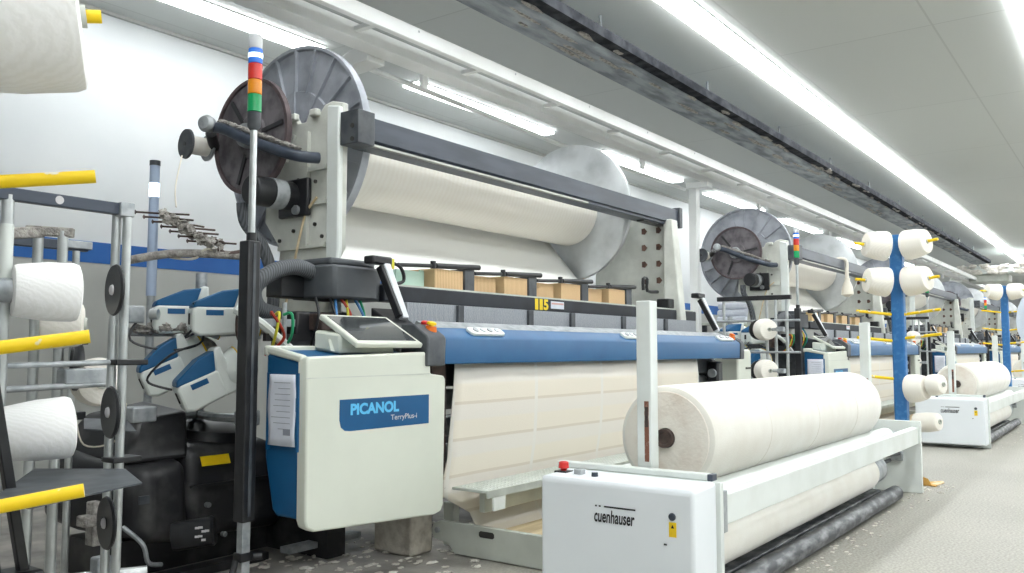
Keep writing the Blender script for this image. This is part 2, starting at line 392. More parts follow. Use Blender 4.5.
def column(x, label):
    r = thing('steel_post', label, 'post', (x, 3.78, 0), 'white posts carrying the gantry rail')
    MB().box(x-0.045, x+0.045, 3.735, 3.825, 0.012, 2.60).build('shaft', 'railwhite', r, 0.006)
    MB().box(x-0.08, x+0.08, 3.70, 3.86, 0, 0.012).build('base_plate', 'railwhite', r)
    MB().box(x-0.07, x+0.07, 3.60, 3.84, 2.60, 2.658).build('head_plate', 'railwhite', r)
    return r
column(8.45, 'slim white post behind the right end of the nearest loom')
column(24.27, 'slim white post in the distance above the second batching machine')

# ------------------------------------------------------------------ one loom cell
PROTO = []          # (root, labels per cell, first cell index copied, skip)
def loom():
    r = thing('weaving_loom', 'white and blue terry weaving loom with yellow number 115, nearest the camera', 'loom', (2.65, 2.35, 0), 'terry looms in the row')
    # frame
    MB().prism([(2.62, 2.42, 0.25), (2.62, 3.36, 0.25), (2.62, 3.36, 1.0), (2.62, 2.95, 1.06), (2.62, 2.62, 0.98), (2.62, 2.42, 0.78)], (0.08, 0, 0)).build('side_frame', 'darkgrey', r, 0.01)
    MB().prism([(5.72, 2.42, 0.0), (5.72, 3.36, 0.0), (5.72, 3.36, 1.0), (5.72, 2.95, 1.06), (5.72, 2.62, 0.98), (5.72, 2.42, 0.78)], (0.08, 0, 0)).build('side_frame', 'darkgrey', r, 0.01)
    MB().box(2.7, 5.72, 3.2, 3.32, 0.3, 0.5).build('rear_tie', 'darkgrey', r, 0.01)
    MB().box(2.7, 5.72, 2.45, 2.62, 0.72, 0.93).build('breast_beam', 'darkgrey', r, 0.01)
    for z in (0.66, 0.54, 0.42):
        MB().cyl((2.7, 2.52, z), (5.72, 2.52, z), 0.045).build('take_up_roller', 'steel', r)
    mb = MB().box(5.63, 5.72, 2.36, 2.44, 0.28, 0.80)
    mb.build('drive_case', 'black', r, 0.015)
    for z in (0.5, 0.62, 0.72): MB().cyl((5.605, 2.40, z), (5.63, 2.40, z), 0.03).build('pulley', 'steel', r)
    MB().box(2.68, 2.77, 2.38, 2.44, 0.3, 0.82).build('guide_strip', M['core'], r)
    # blue hood
    MB().prism([(2.67, 2.30, 0.822), (2.67, 2.297, 0.922), (2.67, 2.303, 0.934), (2.67, 2.365, 0.975), (2.67, 2.375, 0.965), (2.67, 2.345, 0.822)], (3.21, 0, 0)).build('front_hood', 'blue', r, 0.004)
    for x in (2.555, 5.882):
        MB().prism([(x, 2.295, 0.815), (x, 2.291, 0.925), (x, 2.299, 0.939), (x, 2.37, 0.985), (x, 2.44, 0.985), (x, 2.44, 0.815)], (0.113 if x < 3 else 0.07, 0, 0)).build('hood_end_cap', 'darkgrey', r, 0.006)
    MB().prism([(2.67, 2.37, 0.968), (2.67, 2.46, 1.004), (2.67, 2.47, 0.99), (2.67, 2.38, 0.95)], (3.2, 0, 0)).build('temple_bar', 'steel', r)
    MB().box(2.72, 5.72, 2.56, 2.58, 0.985, 1.088).build('reed', 'reed', r)
    for x in (3.05, 3.62, 4.03, 4.62, 5.2): MB().box(x, x+0.04, 2.545, 2.562, 0.995, 1.086).build('reed_clip', 'darkgrey', r)
    # number beam
    MB().box(2.72, 6.04, 2.70, 2.80, 1.098, 1.170).build('number_beam', 'numbeam', r, 0.006)
    MB().box(2.74, 6.0, 2.705, 2.80, 1.170, 1.178).build('beam_cover', 'greypaint', r)
    for k in range(3): text('number_digit', '115'[k], frame_m((3.895 + (0, 0.045, 0.085)[k], 2.6985, 1.104), (1, 0, 0), (0, 0, 1)), (0.032, 0.032, 0.048)[k], 0.062, 'numyellow', r, bold=0.045)
    t = MB().box(4.055, 4.19, 2.6975, 2.70, 1.116, 1.158).build('inspection_tag', 'paper', r)
    MB().box(4.06, 4.185, 2.6968, 2.6975, 1.140, 1.150).build('tag_stripe', 'pink', t)
    # heald frames above the number beam
    for i in range(4):
        x = 3.0 + 0.58*i
        h = MB().box(x+0.205, x+0.425, 2.83, 3.02, 1.178, 1.288).build('heald_slats', 'brown', r)
        if i: MB().box(x-0.03, x+0.165, 2.86, 3.02, 1.178, 1.278).build('heald_slats', 'brown', r)
        else: MB().box(x-0.02, x+0.18, 2.88, 2.90, 1.178, 1.27).build('perspex_guard', 'green', r)
        MB().box(x+0.172, x+0.2, 2.9, 2.91, 1.178, 1.28).build('perspex_guard', 'green', r)
        b = MB().box(x+0.43, x+0.51, 2.82, 3.02, 1.178, 1.302).build('guide_block', 'darkgrey', r, 0.004)
        MB().cyl((x-0.06, 2.83, 1.285), (x+0.25, 2.82, 1.302), 0.010).cyl((x+0.2, 2.82, 1.300), (x+0.54, 2.815, 1.316), 0.014).cyl((x+0.18, 2.82, 1.285), (x+0.18, 2.82, 1.322), 0.014).build('clamp_rod', 'black', r)
    MB().tube([(5.38, 2.8, 1.30), (5.38, 2.8, 1.38), (5.44, 2.8, 1.38), (5.44, 2.8, 1.30), (5.6, 2.8, 1.30)], 0.012, sub=3).build('clamp_handle', 'black', r)
    MB().box(5.62, 5.72, 2.72, 2.82, 1.18, 1.25).build('sensor_box', 'black', r, 0.008)
    # push button panels on the hood slope
    sl = V((0, 0.062, 0.041)).normalized(); nn = V((0, -0.041, 0.062)).normalized()
    for x in (2.86, 4.22, 5.56):
        o0 = V((x, 2.312, 0.94)) + nn*0.0
        p = [o0 + V((a*0.24, 0, 0)) + sl*(b*0.052) for a, b in ((0.06, 0), (0.94, 0), (1, 0.2), (1, 0.8), (0.94, 1), (0.06, 1), (0, 0.8), (0, 0.2))]
        bp = MB().prism(p, nn*0.014).build('button_panel', 'white', r, 0.003)
        for k in range(4):
            c = o0 + V((0.045 + 0.05*k, 0, 0)) + sl*0.027 + nn*0.014
            MB().lathe(c, nn, [(0, 0.015), (0.004, 0.015), (0.006, 0.011)], 16).build('push_button', ('steel', 'alu', 'steel', 'alu')[k], bp)
    for x in (2.63, 5.84):
        e = MB().cyl((x, 2.345, 0.955), (x, 2.34, 0.978), 0.027, 0.022).build('stop_button_base', 'orange', r)
        MB().lathe((x, 2.34, 0.978), (0, -0.25, 1), [(0, 0.012), (0.005, 0.012), (0.007, 0.021), (0.016, 0.019), (0.019, 0.010)], 20).build('stop_button', 'yellow' if x < 3 else 'orange', e)
    MB().lathe((2.655, 2.395, 0.984), (0, -0.15, 1), [(0, 0.018), (0.012, 0.02), (0.018, 0.012)], 20).build('indicator', 'red', r)
    # inclined sensor arms at both ends
    for x, y0, y1 in ((2.66, 2.64, 2.52), (5.75, 2.53, 2.41)):
        a = MB().bar((x, y0, 1.26), (x, y1, 1.01), 0.04, 0.03).build('tilting_arm', 'alu', r, 0.006)
        MB().bar((x-0.03, y0, 1.24), (x-0.03, y1, 1.02), 0.02, 0.035).build('arm_grip', 'black', a, 0.004)
        MB().box(x-0.09, x+0.03, y0-0.02, y0+0.04, 1.25, 1.285).build('arm_head', 'black', a, 0.008)
    MB().tube([(2.70, 2.66, 1.27), (2.78, 2.66, 1.25), (2.80, 2.66, 1.19), (2.72, 2.66, 1.17)], 0.008).build('cable_loop', 'black', r)
    MB().box(2.695, 2.712, 2.63, 2.66, 1.235, 1.28).build('green_clip', 'wireyellow', r, 0.003)
    MB().prism([(2.56, 2.44, 0.96), (2.56, 2.62, 1.06), (2.56, 2.62, 1.0), (2.56, 2.44, 0.9)], (0.14, 0, 0)).build('arm_bracket', 'black', r, 0.006)
    # electronics housing with ribbed hose
    MB().prism([(2.40, 2.74, 1.095), (2.43, 2.70, 1.095), (2.66, 2.70, 1.095), (2.74, 2.74, 1.095), (2.74, 2.95, 1.095), (2.40, 2.95, 1.095)], (0, 0, 0.145)).build('electronics_housing', 'housing', r, 0.012)
    MB().prism([(2.42, 2.72, 1.24), (2.66, 2.72, 1.24), (2.72, 2.76, 1.24), (2.72, 2.93, 1.24), (2.42, 2.93, 1.24)], (0, 0, 0.03)).build('housing_lid', 'housing', r, 0.01)
    MB().tube([(2.43, 2.82, 1.20), (2.33, 2.82, 1.225), (2.22, 2.83, 1.20), (2.14, 2.85, 1.13), (2.17, 2.86, 1.05), (2.32, 2.90, 1.02), (2.55, 2.98, 0.98)], 0.034, 14).build('ribbed_hose', 'hose', r)
    MB().box(2.28, 2.42, 2.86, 2.96, 1.10, 1.20).build('terminal_block', 'black', r, 0.006)
    for k, (mm, x) in enumerate((('wirered', 2.5), ('wireyellow', 2.53), ('wireblue', 2.58), ('wiregreen', 2.2), ('wireyellow', 2.16), ('wirered', 2.14), ('wireblue', 2.47), ('wiregreen', 2.61), ('black', 2.44), ('black', 2.36))):
        MB().tube([(x, 2.74, 1.10 if x > 2.3 else 1.02), (x+random.uniform(-.03, .03), 2.70, 1.02), (x+random.uniform(-.04, .05), 2.72, 0.93), (x + 0.02, 2.8, 0.86)], 0.006, 6).build('cable', mm, r)
    MB().bar((2.12, 2.80, 0.99), (2.62, 2.80, 0.99), 0.02, 0.03).build('cable_rail', 'steel', r)
    MB().bar((2.14, 2.78, 0.93), (2.62, 2.78, 0.93), 0.02, 0.03).build('cable_rail', 'blackdust', r)
    MB().cyl((2.22, 2.76, 0.85), (2.22, 2.76, 1.07), 0.010).build('rod', 'steel', r)
    MB().box(2.30, 2.60, 2.78, 2.9, 0.92, 1.04).build('valve_block', 'blackdust', r, 0.01)
    MB().box(2.36, 2.46, 2.70, 2.78, 0.96, 1.03).build('relay', 'core', r, 0.006)
    # selvedge waste spool with loose threads and pale hose
    MB().lathe((2.12, 2.92, 0.98), (0.6, -0.8, 0), [(0, 0.03), (0.01, 0.075), (0.06, 0.08), (0.07, 0.03)], 20).build('selvedge_spool', 'core', r)
    MB().tube([(2.06, 2.86, 1.04), (2.13, 2.80, 0.99), (2.20, 2.76, 0.92), (2.27, 2.74, 0.86)], 0.018).build('suction_hose', 'white', r)
    MB().prism([(6.00, 2.36, 0.25), (6.00, 2.36, 0.86), (6.02, 2.36, 0.885), (6.24, 2.36, 0.885), (6.26, 2.36, 0.86), (6.26, 2.36, 0.25)], (0, 0.22, 0)).build('end_cover', 'cabinet', r, 0.015, 3)
    MB().box(6.14, 6.25, 2.352, 2.365, 0.74, 0.752).build('cover_latch', 'hole', r)
    # beam stands
    p = [(2.62, 2.90, 0.98), (2.62, 2.93, 1.27), (2.62, 2.88, 1.34), (2.62, 2.875, 2.005), (2.62, 2.95, 2.025), (2.62, 3.00, 2.015),
         (2.62, 3.03, 1.985), (2.62, 3.08, 2.005), (2.62, 3.11, 1.995), (2.62, 3.13, 1.955), (2.62, 3.19, 1.955), (2.62, 3.22, 2.0), (2.62, 3.26, 1.995),
         (2.62, 3.28, 1.86), (2.62, 3.40, 1.74), (2.62, 3.42, 1.50), (2.62, 3.30, 1.36), (2.62, 3.36, 0.98)]
    s = MB().prism(p, (0.035, 0, 0)).build('beam_stand', 'stand', r, 0.006)
    MB().prism([(2.595, 2.87, 1.33), (2.595, 2.875, 1.985), (2.595, 2.955, 2.0), (2.595, 2.95, 1.33), (2.595, 2.95, 1.28), (2.595, 2.92, 0.98), (2.595, 2.86, 0.98), (2.595, 2.88, 1.26)], (0.03, 0, 0)).build('stand_column', 'white', s, 0.008)
    for y, w in ((3.05, 0.05), (3.20, 0.05)):
        MB().box(2.59, 2.622, y-w/2, y+w/2, 1.965, 2.0).build('saddle_lip', 'stand', s, 0.008)
    for (a, b_) in (((2.97, 1.36), (3.3, 1.36)), ((2.97, 1.56), (3.12, 1.56)), ((2.97, 1.72), (3.1, 1.72)), ((3.1, 1.36), (3.1, 1.9)), ((3.2, 1.9), (3.26, 1.78))):
        MB().bar((2.612, a[0], a[1]), (2.612, b_[0], b_[1]), 0.014, 0.02).build('stand_rib', 'stand', s)
    for y, z in ((3.14, 1.6), (3.17, 1.68), (3.05, 1.46), (3.2, 1.44), (3.12, 1.8), (3.3, 1.4), (3.05, 1.66), (3.0, 1.4)):
        MB().cyl((2.612, y, z), (2.622, y, z), 0.009, n=10).build('bolt_hole', 'hole', s)
    MB().tube([(2.60, 3.02, 1.58), (2.6, 3.1, 1.5), (2.595, 3.16, 1.3), (2.59, 3.2, 1.14), (2.6, 3.24, 1.02)], 0.006).build('rope', 'wood', s)
    s = MB().prism([(5.74, 2.80, 1.0), (5.74, 2.80, 1.84), (5.74, 2.95, 1.98), (5.74, 3.38, 1.98), (5.74, 3.42, 1.0)], (0.06, 0, 0)).build('beam_stand', 'stand', r, 0.006)
    MB().prism([(5.70, 2.66, 1.0), (5.70, 2.73, 1.84), (5.70, 2.80, 1.84), (5.70, 2.80, 1.0)], (0.1, 0, 0)).build('stand_column', 'stand', s, 0.008)
    for k in range(8):
        y = 2.83 + 0.12*(k % 2); z = 1.77 - 0.125*(k//2)
        MB().prism([(5.734, y, z), (5.734, y+0.02, z+0.024), (5.734, y+0.044, z+0.02), (5.734, y+0.044, z-0.02), (5.734, y+0.02, z-0.024)], (0.01, 0, 0)).build('triangular_hole', 'rustdark', s)
    # black cross beam
    c = MB().prism([(2.70, 2.77, 1.826), (2.70, 2.77, 1.935), (2.70, 2.90, 1.935), (2.70, 2.90, 1.806), (2.70, 2.785, 1.806), (2.70, 2.785, 1.826)], (3.20, 0, 0)).build('cross_beam', 'slate', r, 0.005)
    MB().box(2.715, 4.6, 2.773, 2.80, 1.806, 1.815).build('beam_lip', 'greypaint', c)
    for x in (2.705, 5.945):
        MB().box(x-(0.105 if x < 3 else 0.05), x, 2.755, 2.87, 1.80, 1.953).build('beam_end_plate', 'darkgrey', c, 0.004)
    for z in (1.82, 1.88): MB().cyl((2.596, 2.79, z), (2.602, 2.79, z), 0.011, n=12).build('plate_bolt', 'hole', c)
    MB().box(5.4, 5.86, 2.80, 2.86, 1.795, 1.815).build('beam_foot', 'black', c, 0.004)
    # let off motor and arm
    m = MB().cyl((2.36, 3.19, 1.60), (2.60, 3.19, 1.60), 0.068).build('let_off_motor', 'black', r, 0.006)
    MB().cyl((2.46, 3.19, 1.60), (2.53, 3.19, 1.60), 0.0705).build('motor_band', 'steel', m)
    MB().box(2.585, 2.615, 3.07, 3.28, 1.50, 1.68).build('motor_plate', 'black', m, 0.01)
    MB().cyl((2.57, 3.14, 1.53), (2.59, 3.14, 1.53), 0.022).build('plate_boss', 'steel', m)
    MB().tube([(2.38, 3.27, 1.55), (2.40, 3.27, 1.46), (2.47, 3.24, 1.36), (2.52, 3.22, 1.2), (2.52, 3.22, 1.02)], 0.028).build('motor_hose', 'hose', m)
    a = MB().tube([(2.40, 3.55, 1.95), (2.41, 3.46, 1.925), (2.43, 3.33, 1.865), (2.455, 3.18, 1.805), (2.49, 3.03, 1.755), (2.58, 2.99, 1.755)], 0.026, 12).build('tension_arm', 'slate', r)
    mb = MB()
    for t in range(26):
        k = t/25; y = 3.5 - 0.46*k; z = 1.945 - 0.18*k
        mb.blob((2.42 + 0.08*k, y, z + 0.026), 0.018, 0.024, 0.010, 8, 0.35)
    mb.build('arm_lint', 'lint', a)
    MB().lathe((2.385, 3.545, 1.955), (-0.8, -0.3, 0), [(-0.02, 0.02), (0.0, 0.038), (0.03, 0.042), (0.05, 0.03), (0.055, 0.01)], 20).build('arm_knob', 'steel', a)
    MB().cyl((2.43, 3.60, 1.93), (2.50, 3.67, 1.885), 0.026).build('spool_holder', 'black', a)
    return r
L = loom()
LT = 'white and blue terry weaving loom with black cross beam, '
PROTO.append((L, [None] + [LT + p for p in POS[1:]], ('number_digit',)))

def warp_beam():
    r = thing('warp_beam', 'large warp beam of cream yarn between grey flanges, on the nearest loom', 'yarn beam', (2.80, 3.39, 1.39), 'pile warp beams on the looms')
    y, z = 3.39, 1.90
    f = MB().lathe((2.765, y, z), (1, 0, 0), [(0.0, 0.06), (0.0, 0.28), (0.012, 0.285), (0.012, 0.49), (-0.005, 0.495), (-0.005, 0.51), (0.04, 0.51), (0.04, 0.06)], 64).build('flange', 'flange', r)
    for k in range(20):
        th = 2*PI*k/20; d = V((0, math.cos(th), math.sin(th)))
        c = V((2.768, y, z))
        MB().bar(c + d*0.27, c + d*0.497, 0.012, 0.018, (1, 0, 0)).build('flange_rib', 'flange', f)
    for k in range(10):
        th = 2*PI*(k+.5)/10; d = V((0, math.cos(th), math.sin(th))); c = V((2.761, y, z))
        MB().bar(c + d*0.07, c + d*0.28, 0.012, 0.012, (1, 0, 0)).build('hub_rib', 'flange', f)
    MB().lathe((5.34, y, z), (1, 0, 0), [(0.0, 0.06), (0.0, 0.50), (0.006, 0.51), (0.035, 0.51), (0.035, 0.06)], 64).build('flange', 'flangein', r)
    MB().lathe((2.807, y, z), (1, 0, 0), [(0, 0.06), (0, 0.245), (2.532, 0.245), (2.532, 0.06)], 56).build('yarn_winding', 'yarn', r)
    MB().lathe((2.46, y, z), (1, 0, 0), [(0, 0.02), (0, 0.055), (0.02, 0.06), (3.2, 0.06), (3.2, 0.02)], 24).build('beam_shaft', 'steel', r)
    d = MB().lathe((2.50, y, z), (1, 0, 0), [(0, 0.061), (0.0, 0.10), (0.008, 0.11), (0.008, 0.262), (0.03, 0.262), (0.03, 0.061)], 56).build('brake_disc', 'disc', r)
    MB().lathe((2.497, y, z), (1, 0, 0), [(0, 0.263), (0.0, 0.280), (0.028, 0.280), (0.028, 0.263)], 56, True).build('brake_rim', 'rim', d)
    for k in range(3):
        th = 2*PI*k/3 + 0.9; dd = V((0, math.cos(th), math.sin(th))); c = V((2.505, y, z))
        MB().bar(c + dd*0.09, c + dd*0.24, 0.02, 0.012, (1, 0, 0)).build('disc_spoke', 'blackdust', d)
    rows = []
    for (yy, zz) in ((3.56, 1.70), (3.44, 1.56), (3.30, 1.40), (3.22, 1.31), (3.17, 1.285), (3.1, 1.27), (2.98, 1.22)):
        rows.append([V((2.83 + 2.47*i/24, yy, zz)) for i in range(25)])
    MB().grid(rows).build('yarn_sheet', 'sheet', r, solid=0.006)
    return r
PROTO.append((warp_beam(), [None] + ['warp beam of cream yarn between grey flanges, on the %s loom in the row' % p for p in NTH[1:]], ()))

def spool():
    r = thing('yarn_spool', 'small spool of cream thread on the arm left of the nearest dark brake disc', 'spool', (2.37, 3.70, 1.84), 'small spools beside the brake discs')
    c = (2.365, 3.715, 1.885)
    MB().lathe(c, (1, -0.1, 0), [(0, 0.012), (0, 0.072), (0.012, 0.074), (0.016, 0.03), (0.016, 0.012)], 28, True).build('spool_flange', 'darkgrey', r)
    MB().lathe(c, (1, -0.1, 0), [(0.017, 0.012), (0.017, 0.045), (0.115, 0.045), (0.115, 0.012)], 28, True).build('thread', 'yarn', r)
    MB().lathe(c, (1, -0.1, 0), [(0.116, 0.012), (0.116, 0.068), (0.126, 0.066), (0.128, 0.012)], 28, True).build('spool_flange', 'steel', r)
    MB().lathe(c, (1, -0.1, 0), [(-0.004, 0.002), (-0.004, 0.0115), (0.13, 0.0115), (0.13, 0.002)], 12).build('spindle', 'black', r)
    return r
PROTO.append((spool(), [None] + ['small thread spool beside the brake disc of the %s loom in the row' % p for p in NTH[1:]], ()))

def cloth_mat():
    m = bpy.data.materials.new('terry_cloth_bands'); m.use_nodes = True
    nt = m.node_tree; b = nt.nodes['Principled BSDF']; b.inputs['Roughness'].default_value = 0.95
    tc = nt.nodes.new('ShaderNodeTexCoord'); sx = nt.nodes.new('ShaderNodeSeparateXYZ'); nt.links.new(tc.outputs['Object'], sx.inputs['Vector'])
    def period(out, per, lo, hi, off=0.0):
        a = nt.nodes.new('ShaderNodeMath'); a.operation = 'MULTIPLY_ADD'; a.inputs[1].default_value = 1/per; a.inputs[2].default_value = off; nt.links.new(out, a.inputs[0])
        f = nt.nodes.new('ShaderNodeMath'); f.operation = 'FRACT'; nt.links.new(a.outputs[0], f.inputs[0])
        r = nt.nodes.new('ShaderNodeMapRange'); r.inputs['From Min'].default_value = lo; r.inputs['From Max'].default_value = hi; nt.links.new(f.outputs[0], r.inputs['Value'])
        return r.outputs[0]
    def mix(f, a, c):
        x = nt.nodes.new('ShaderNodeMix'); x.data_type = 'RGBA'; nt.links.new(f, x.inputs['Factor'])
        for s, val in ((6, a), (7, c)):
            if isinstance(val, tuple): x.inputs[s].default_value = val
            else: nt.links.new(val, x.inputs[s])
        return x.outputs[2]
    c1 = mix(period(sx.outputs['Z'], 0.155, 0.46, 0.52), rgb(226, 219, 205), rgb(224, 219, 210))
    c2 = mix(period(sx.outputs['Z'], 0.155, 0.90, 0.93), c1, rgb(212, 203, 188))
    c3 = mix(period(sx.outputs['X'], 0.62, 0.955, 0.965, -0.05), c2, rgb(224, 221, 213))
    nt.links.new(c3, b.inputs['Base Color'])
    n = nt.nodes.new('ShaderNodeTexNoise'); n.inputs['Scale'].default_value = 260
    bp = nt.nodes.new('ShaderNodeBump'); bp.inputs['Strength'].default_value = 0.25; bp.inputs['Distance'].default_value = 0.004
    nt.links.new(tc.outputs['Object'], n.inputs['Vector']); nt.links.new(n.outputs['Fac'], bp.inputs['Height']); nt.links.new(bp.outputs['Normal'], b.inputs['Normal'])
    return m
M['cloth'] = cloth_mat()
def woven_cloth():
    rows = []
    path = [(2.352, 0.83), (2.345, 0.72), (2.35, 0.6), (2.36, 0.5), (2.37, 0.42), (2.382, 0.34), (2.385, 0.27), (2.37, 0.18), (2.30, 0.08), (2.15, 0.045), (1.9, 0.04), (1.62, 0.05)]
    for j, (y, z) in enumerate(path):
        w = random.uniform(-0.006, 0.006) + (0.025 - 0.05*(j/6) if j < 7 else 0.15)
        rows.append([V((2.77 + w + (5.26 - 2.77 - w)*i/40, y + 0.004*math.sin(i*0.7 + j), z)) for i in range(41)])
    o = MB().grid(rows).build('woven_cloth', 'cloth', None, loc=(4.0, 2.3, 0.04), solid=0.004)
    return tag(o, 'cream banded terry cloth hanging below the blue hood of the nearest loom', 'cloth', 'terry cloths hanging from the looms')
PROTO.append((woven_cloth(), [None] + ['cream terry cloth hanging below the blue hood of the %s loom in the row' % p for p in NTH[1:]], ()))

def cabinet():
    r = thing('control_cabinet', 'large rounded off-white control cabinet with blue badge, nearest the camera', 'control cabinet', (2.3, 2.42, 0.2), 'loom control cabinets')
    front = [(1.958, 2.305, 0.30), (1.966, 2.305, 0.275), (2.0, 2.305, 0.258), (2.62, 2.305, 0.222), (2.66, 2.305, 0.232), (2.672, 2.305, 0.26),
             (2.682, 2.305, 0.76), (2.672, 2.305, 0.775), (2.592, 2.305, 0.785), (2.586, 2.305, 0.862), (2.575, 2.305, 0.873), (1.962, 2.305, 0.856), (1.954, 2.305, 0.845)]
    MB().prism(front, (0, 0.05, 0)).build('front_panel', 'cabinet', r, 0.012, 3)
    MB().bar((1.95, 2.3045, 0.7825), (2.59, 2.3045, 0.785), 0.0015, 0.004).build('panel_seam', 'greypaint', r)
    MB().prism([(1.958, 2.345, 0.30), (1.958, 2.345, 0.838), (1.958, 2.53, 0.872), (1.958, 2.53, 0.50), (1.958, 2.485, 0.32), (1.958, 2.46, 0.30)], (0.62, 0, 0)).build('blue_body', 'deepblue', r, 0.012)
    MB().prism([(1.952, 2.335, 0.835), (1.952, 2.335, 0.862), (1.952, 2.54, 0.898), (1.952, 2.54, 0.870)], (0.03, 0, 0)).build('side_rim', 'cabinet', r, 0.008)
    MB().prism([(1.95, 2.515, 0.86), (2.58, 2.515, 0.86), (2.58, 2.54, 0.86), (1.95, 2.54, 0.86)], (0, 0, 0.036)).build('rear_rim', 'cabinet', r, 0.008)
    MB().prism([(1.982, 2.35, 0.842), (2.58, 2.35, 0.842), (2.58, 2.52, 0.872), (1.982, 2.52, 0.872)], (0, 0, 0.008)).build('top_tray', 'deepblue', r)
    MB().box(2.45, 2.60, 2.36, 2.52, 0.24, 0.84).build('inner_panel', 'greypaint', r, 0.01)
    # pocket rails for the papers
    for y in (2.348, 2.505):
        MB().box(1.948, 1.960, y-0.006, y+0.006, 0.53, 0.80).build('pocket_edge', 'blue', r)
    # badge
    b = MB().prism([(2.105, 2.3035, 0.703), (2.105, 2.3035, 0.63), (2.112, 2.3035, 0.605), (2.13, 2.3035, 0.592), (2.155, 2.3035, 0.589), (2.578, 2.3035, 0.589), (2.578, 2.3035, 0.703)], (0, 0.002, 0)).build('badge', 'badgeblue', r)
    text('badge_lettering', 'PICANOL', frame_m((2.156, 2.3025, 0.645), (1, 0, 0), (0, 0, 1)), 0.25, 0.042, 'lightblue', b, bold=0.045)
    text('badge_lettering', 'TerryPlus-i', frame_m((2.362, 2.3025, 0.609), (1, 0, 0), (0, 0, 1)), 0.145, 0.026, 'pale', b, bold=0.008)
    # tilted display
    ax = V((1, 0, 0)); ay = V((0, 0.208, 0.113)).normalized(); an = ax.cross(ay)
    o0 = V((2.193, 2.31, 0.905))
    d = MB().prism([o0, o0 + ax*0.358, o0 + ax*0.358 + ay*0.237, o0 + ay*0.237], an*-0.022).build('display_case', 'cabinet', r, 0.006)
    s0 = o0 + ax*0.022 + ay*0.024 + an*0.0012
    MB().prism([s0, s0 + ax*0.314, s0 + ax*0.314 + ay*0.196, s0 + ay*0.196], an*-0.003).build('display_screen', 'screen', d)
    s1 = s0 + ax*0.05 + ay*0.03 + an*0.0006
    MB().prism([(2.19, 2.40, 0.865), (2.45, 2.40, 0.868), (2.47, 2.50, 0.88), (2.17, 2.52, 0.88), (2.165, 2.51, 0.88)], (0.0, 0.0, 0.075)).build('display_foot', 'cabinet', d, 0.012)
    MB().prism([(2.165, 2.43, 0.87), (2.30, 2.37, 0.868), (2.45, 2.37, 0.868), (2.45, 2.44, 0.87)], (0.0, 0.02, 0.055)).build('display_neck', 'cabinet', d, 0.008)
    return r
PROTO.append((cabinet(), [None] + ['off-white control cabinet with blue side, standing at the %s loom in the row' % p for p in NTH[1:]], ()))

def papers():
    r = thing('paper_sheet', 'pale paper sheet held on the blue side of the nearest control cabinet', 'paper', (1.952, 2.42, 0.545), 'papers on the control cabinets')
    rows = [[V((1.9465 - 0.003*math.sin(3*t/8*1.1 + k), 2.352 + 0.146*t/8, 0.547 + 0.248*k/8)) for t in range(9)] for k in range(9)]
    MB().grid(rows).build('sheet', 'paper', r, solid=0.001)
    for k in range(9):
        z = 0.765 - k*0.02
        MB().box(1.9415, 1.942, 2.375, 2.375 + random.uniform(0.06, 0.105), z, z+0.002).build('printed_line', 'ink', r)
    MB().box(1.941, 1.9416, 2.372, 2.41, 0.585, 0.607).build('printed_stamp', 'ink', r)
    return r
PROTO.append((papers(), [None] + ['pale paper held on the blue cabinet side of the %s loom in the row' % p for p in NTH[1:]], ()))

def block():
    o = MB().box(2.73, 2.87, 2.535, 2.76, 0, 0.25).build('concrete_block', 'concrete', None, 0.012, loc=(2.8, 2.65, 0))
    return tag(o, 'rough pale concrete block on the floor under the nearest control cabinet', 'concrete block')
block()

def stack_light():
    r = thing('signal_light', 'tall signal light with red, orange and green segments, nearest the camera', 'signal light', (1.9, 2.56, 0), 'signal lights at the looms')
    x, y = 1.90, 2.56
    MB().box(x-0.017, x+0.017, y-0.017, y+0.017, 0, 0.30).build('foot_tube', 'steel', r, 0.003)
    MB().box(x-0.027, x+0.027, y-0.022, y+0.022, 0.145, 0.175).cyl((x+0.02, y-0.03, 0.16), (x+0.045, y-0.05, 0.16), 0.012).build('clamp', 'black', r, 0.003)
    MB().tube([(x-0.03, y, 0.15), (x-0.06, y-0.01, 0.08), (x-0.09, y-0.01, 0.0)], 0.012).build('strap', 'black', r)
    MB().box(x-0.027, x+0.027, y-0.027, y+0.027, 0.28, 1.27).build('black_column', 'black', r, 0.005)
    MB().box(x-0.006, x+0.006, y-0.0295, y-0.0265, 0.30, 1.26).build('column_groove', 'darkgrey', r)
    MB().cyl((x+0.005, y, 1.26), (x+0.005, y, 1.30), 0.018).build('collar', 'black', r)
    MB().cyl((x+0.005, y, 1.27), (x+0.005, y, 1.70), 0.0125).build('rod', 'chrome', r)
    z = 1.675
    MB().lathe((x+0.005, y, z), (0, 0, 1), [(0, 0.014), (0.015, 0.024), (0.065, 0.025)], 24).build('lamp_base', 'darkgrey', r)
    z = 1.742
    for nm, h, m_ in (('green_segment', 0.066, 'lgreen'), ('orange_segment', 0.054, 'lorange'), ('red_segment', 0.06, 'lred'), ('blue_segment', 0.056, 'lblue')):
        MB().lathe((x+0.005, y, z), (0, 0, 1), [(0, 0.0235), (0.002, 0.0255), (h-0.003, 0.0255), (h-0.001, 0.0235)], 24).build(nm, m_, r)
        if nm == 'blue_segment':
            MB().cyl((x+0.005, y, z+0.02), (x+0.005, y, z+0.036), 0.0262).build('lit_led', 'led', r)
        z += h
    MB().lathe((x+0.005, y, z), (0, 0, 1), [(0, 0.024), (0.045, 0.024), (0.052, 0.020), (0.055, 0.01)], 24).build('clear_cap', 'cap', r)
    return r
PROTO.append((stack_light(), [None] + ['signal light with coloured segments beside the %s loom in the row' % p for p in NTH[1:]], ()))

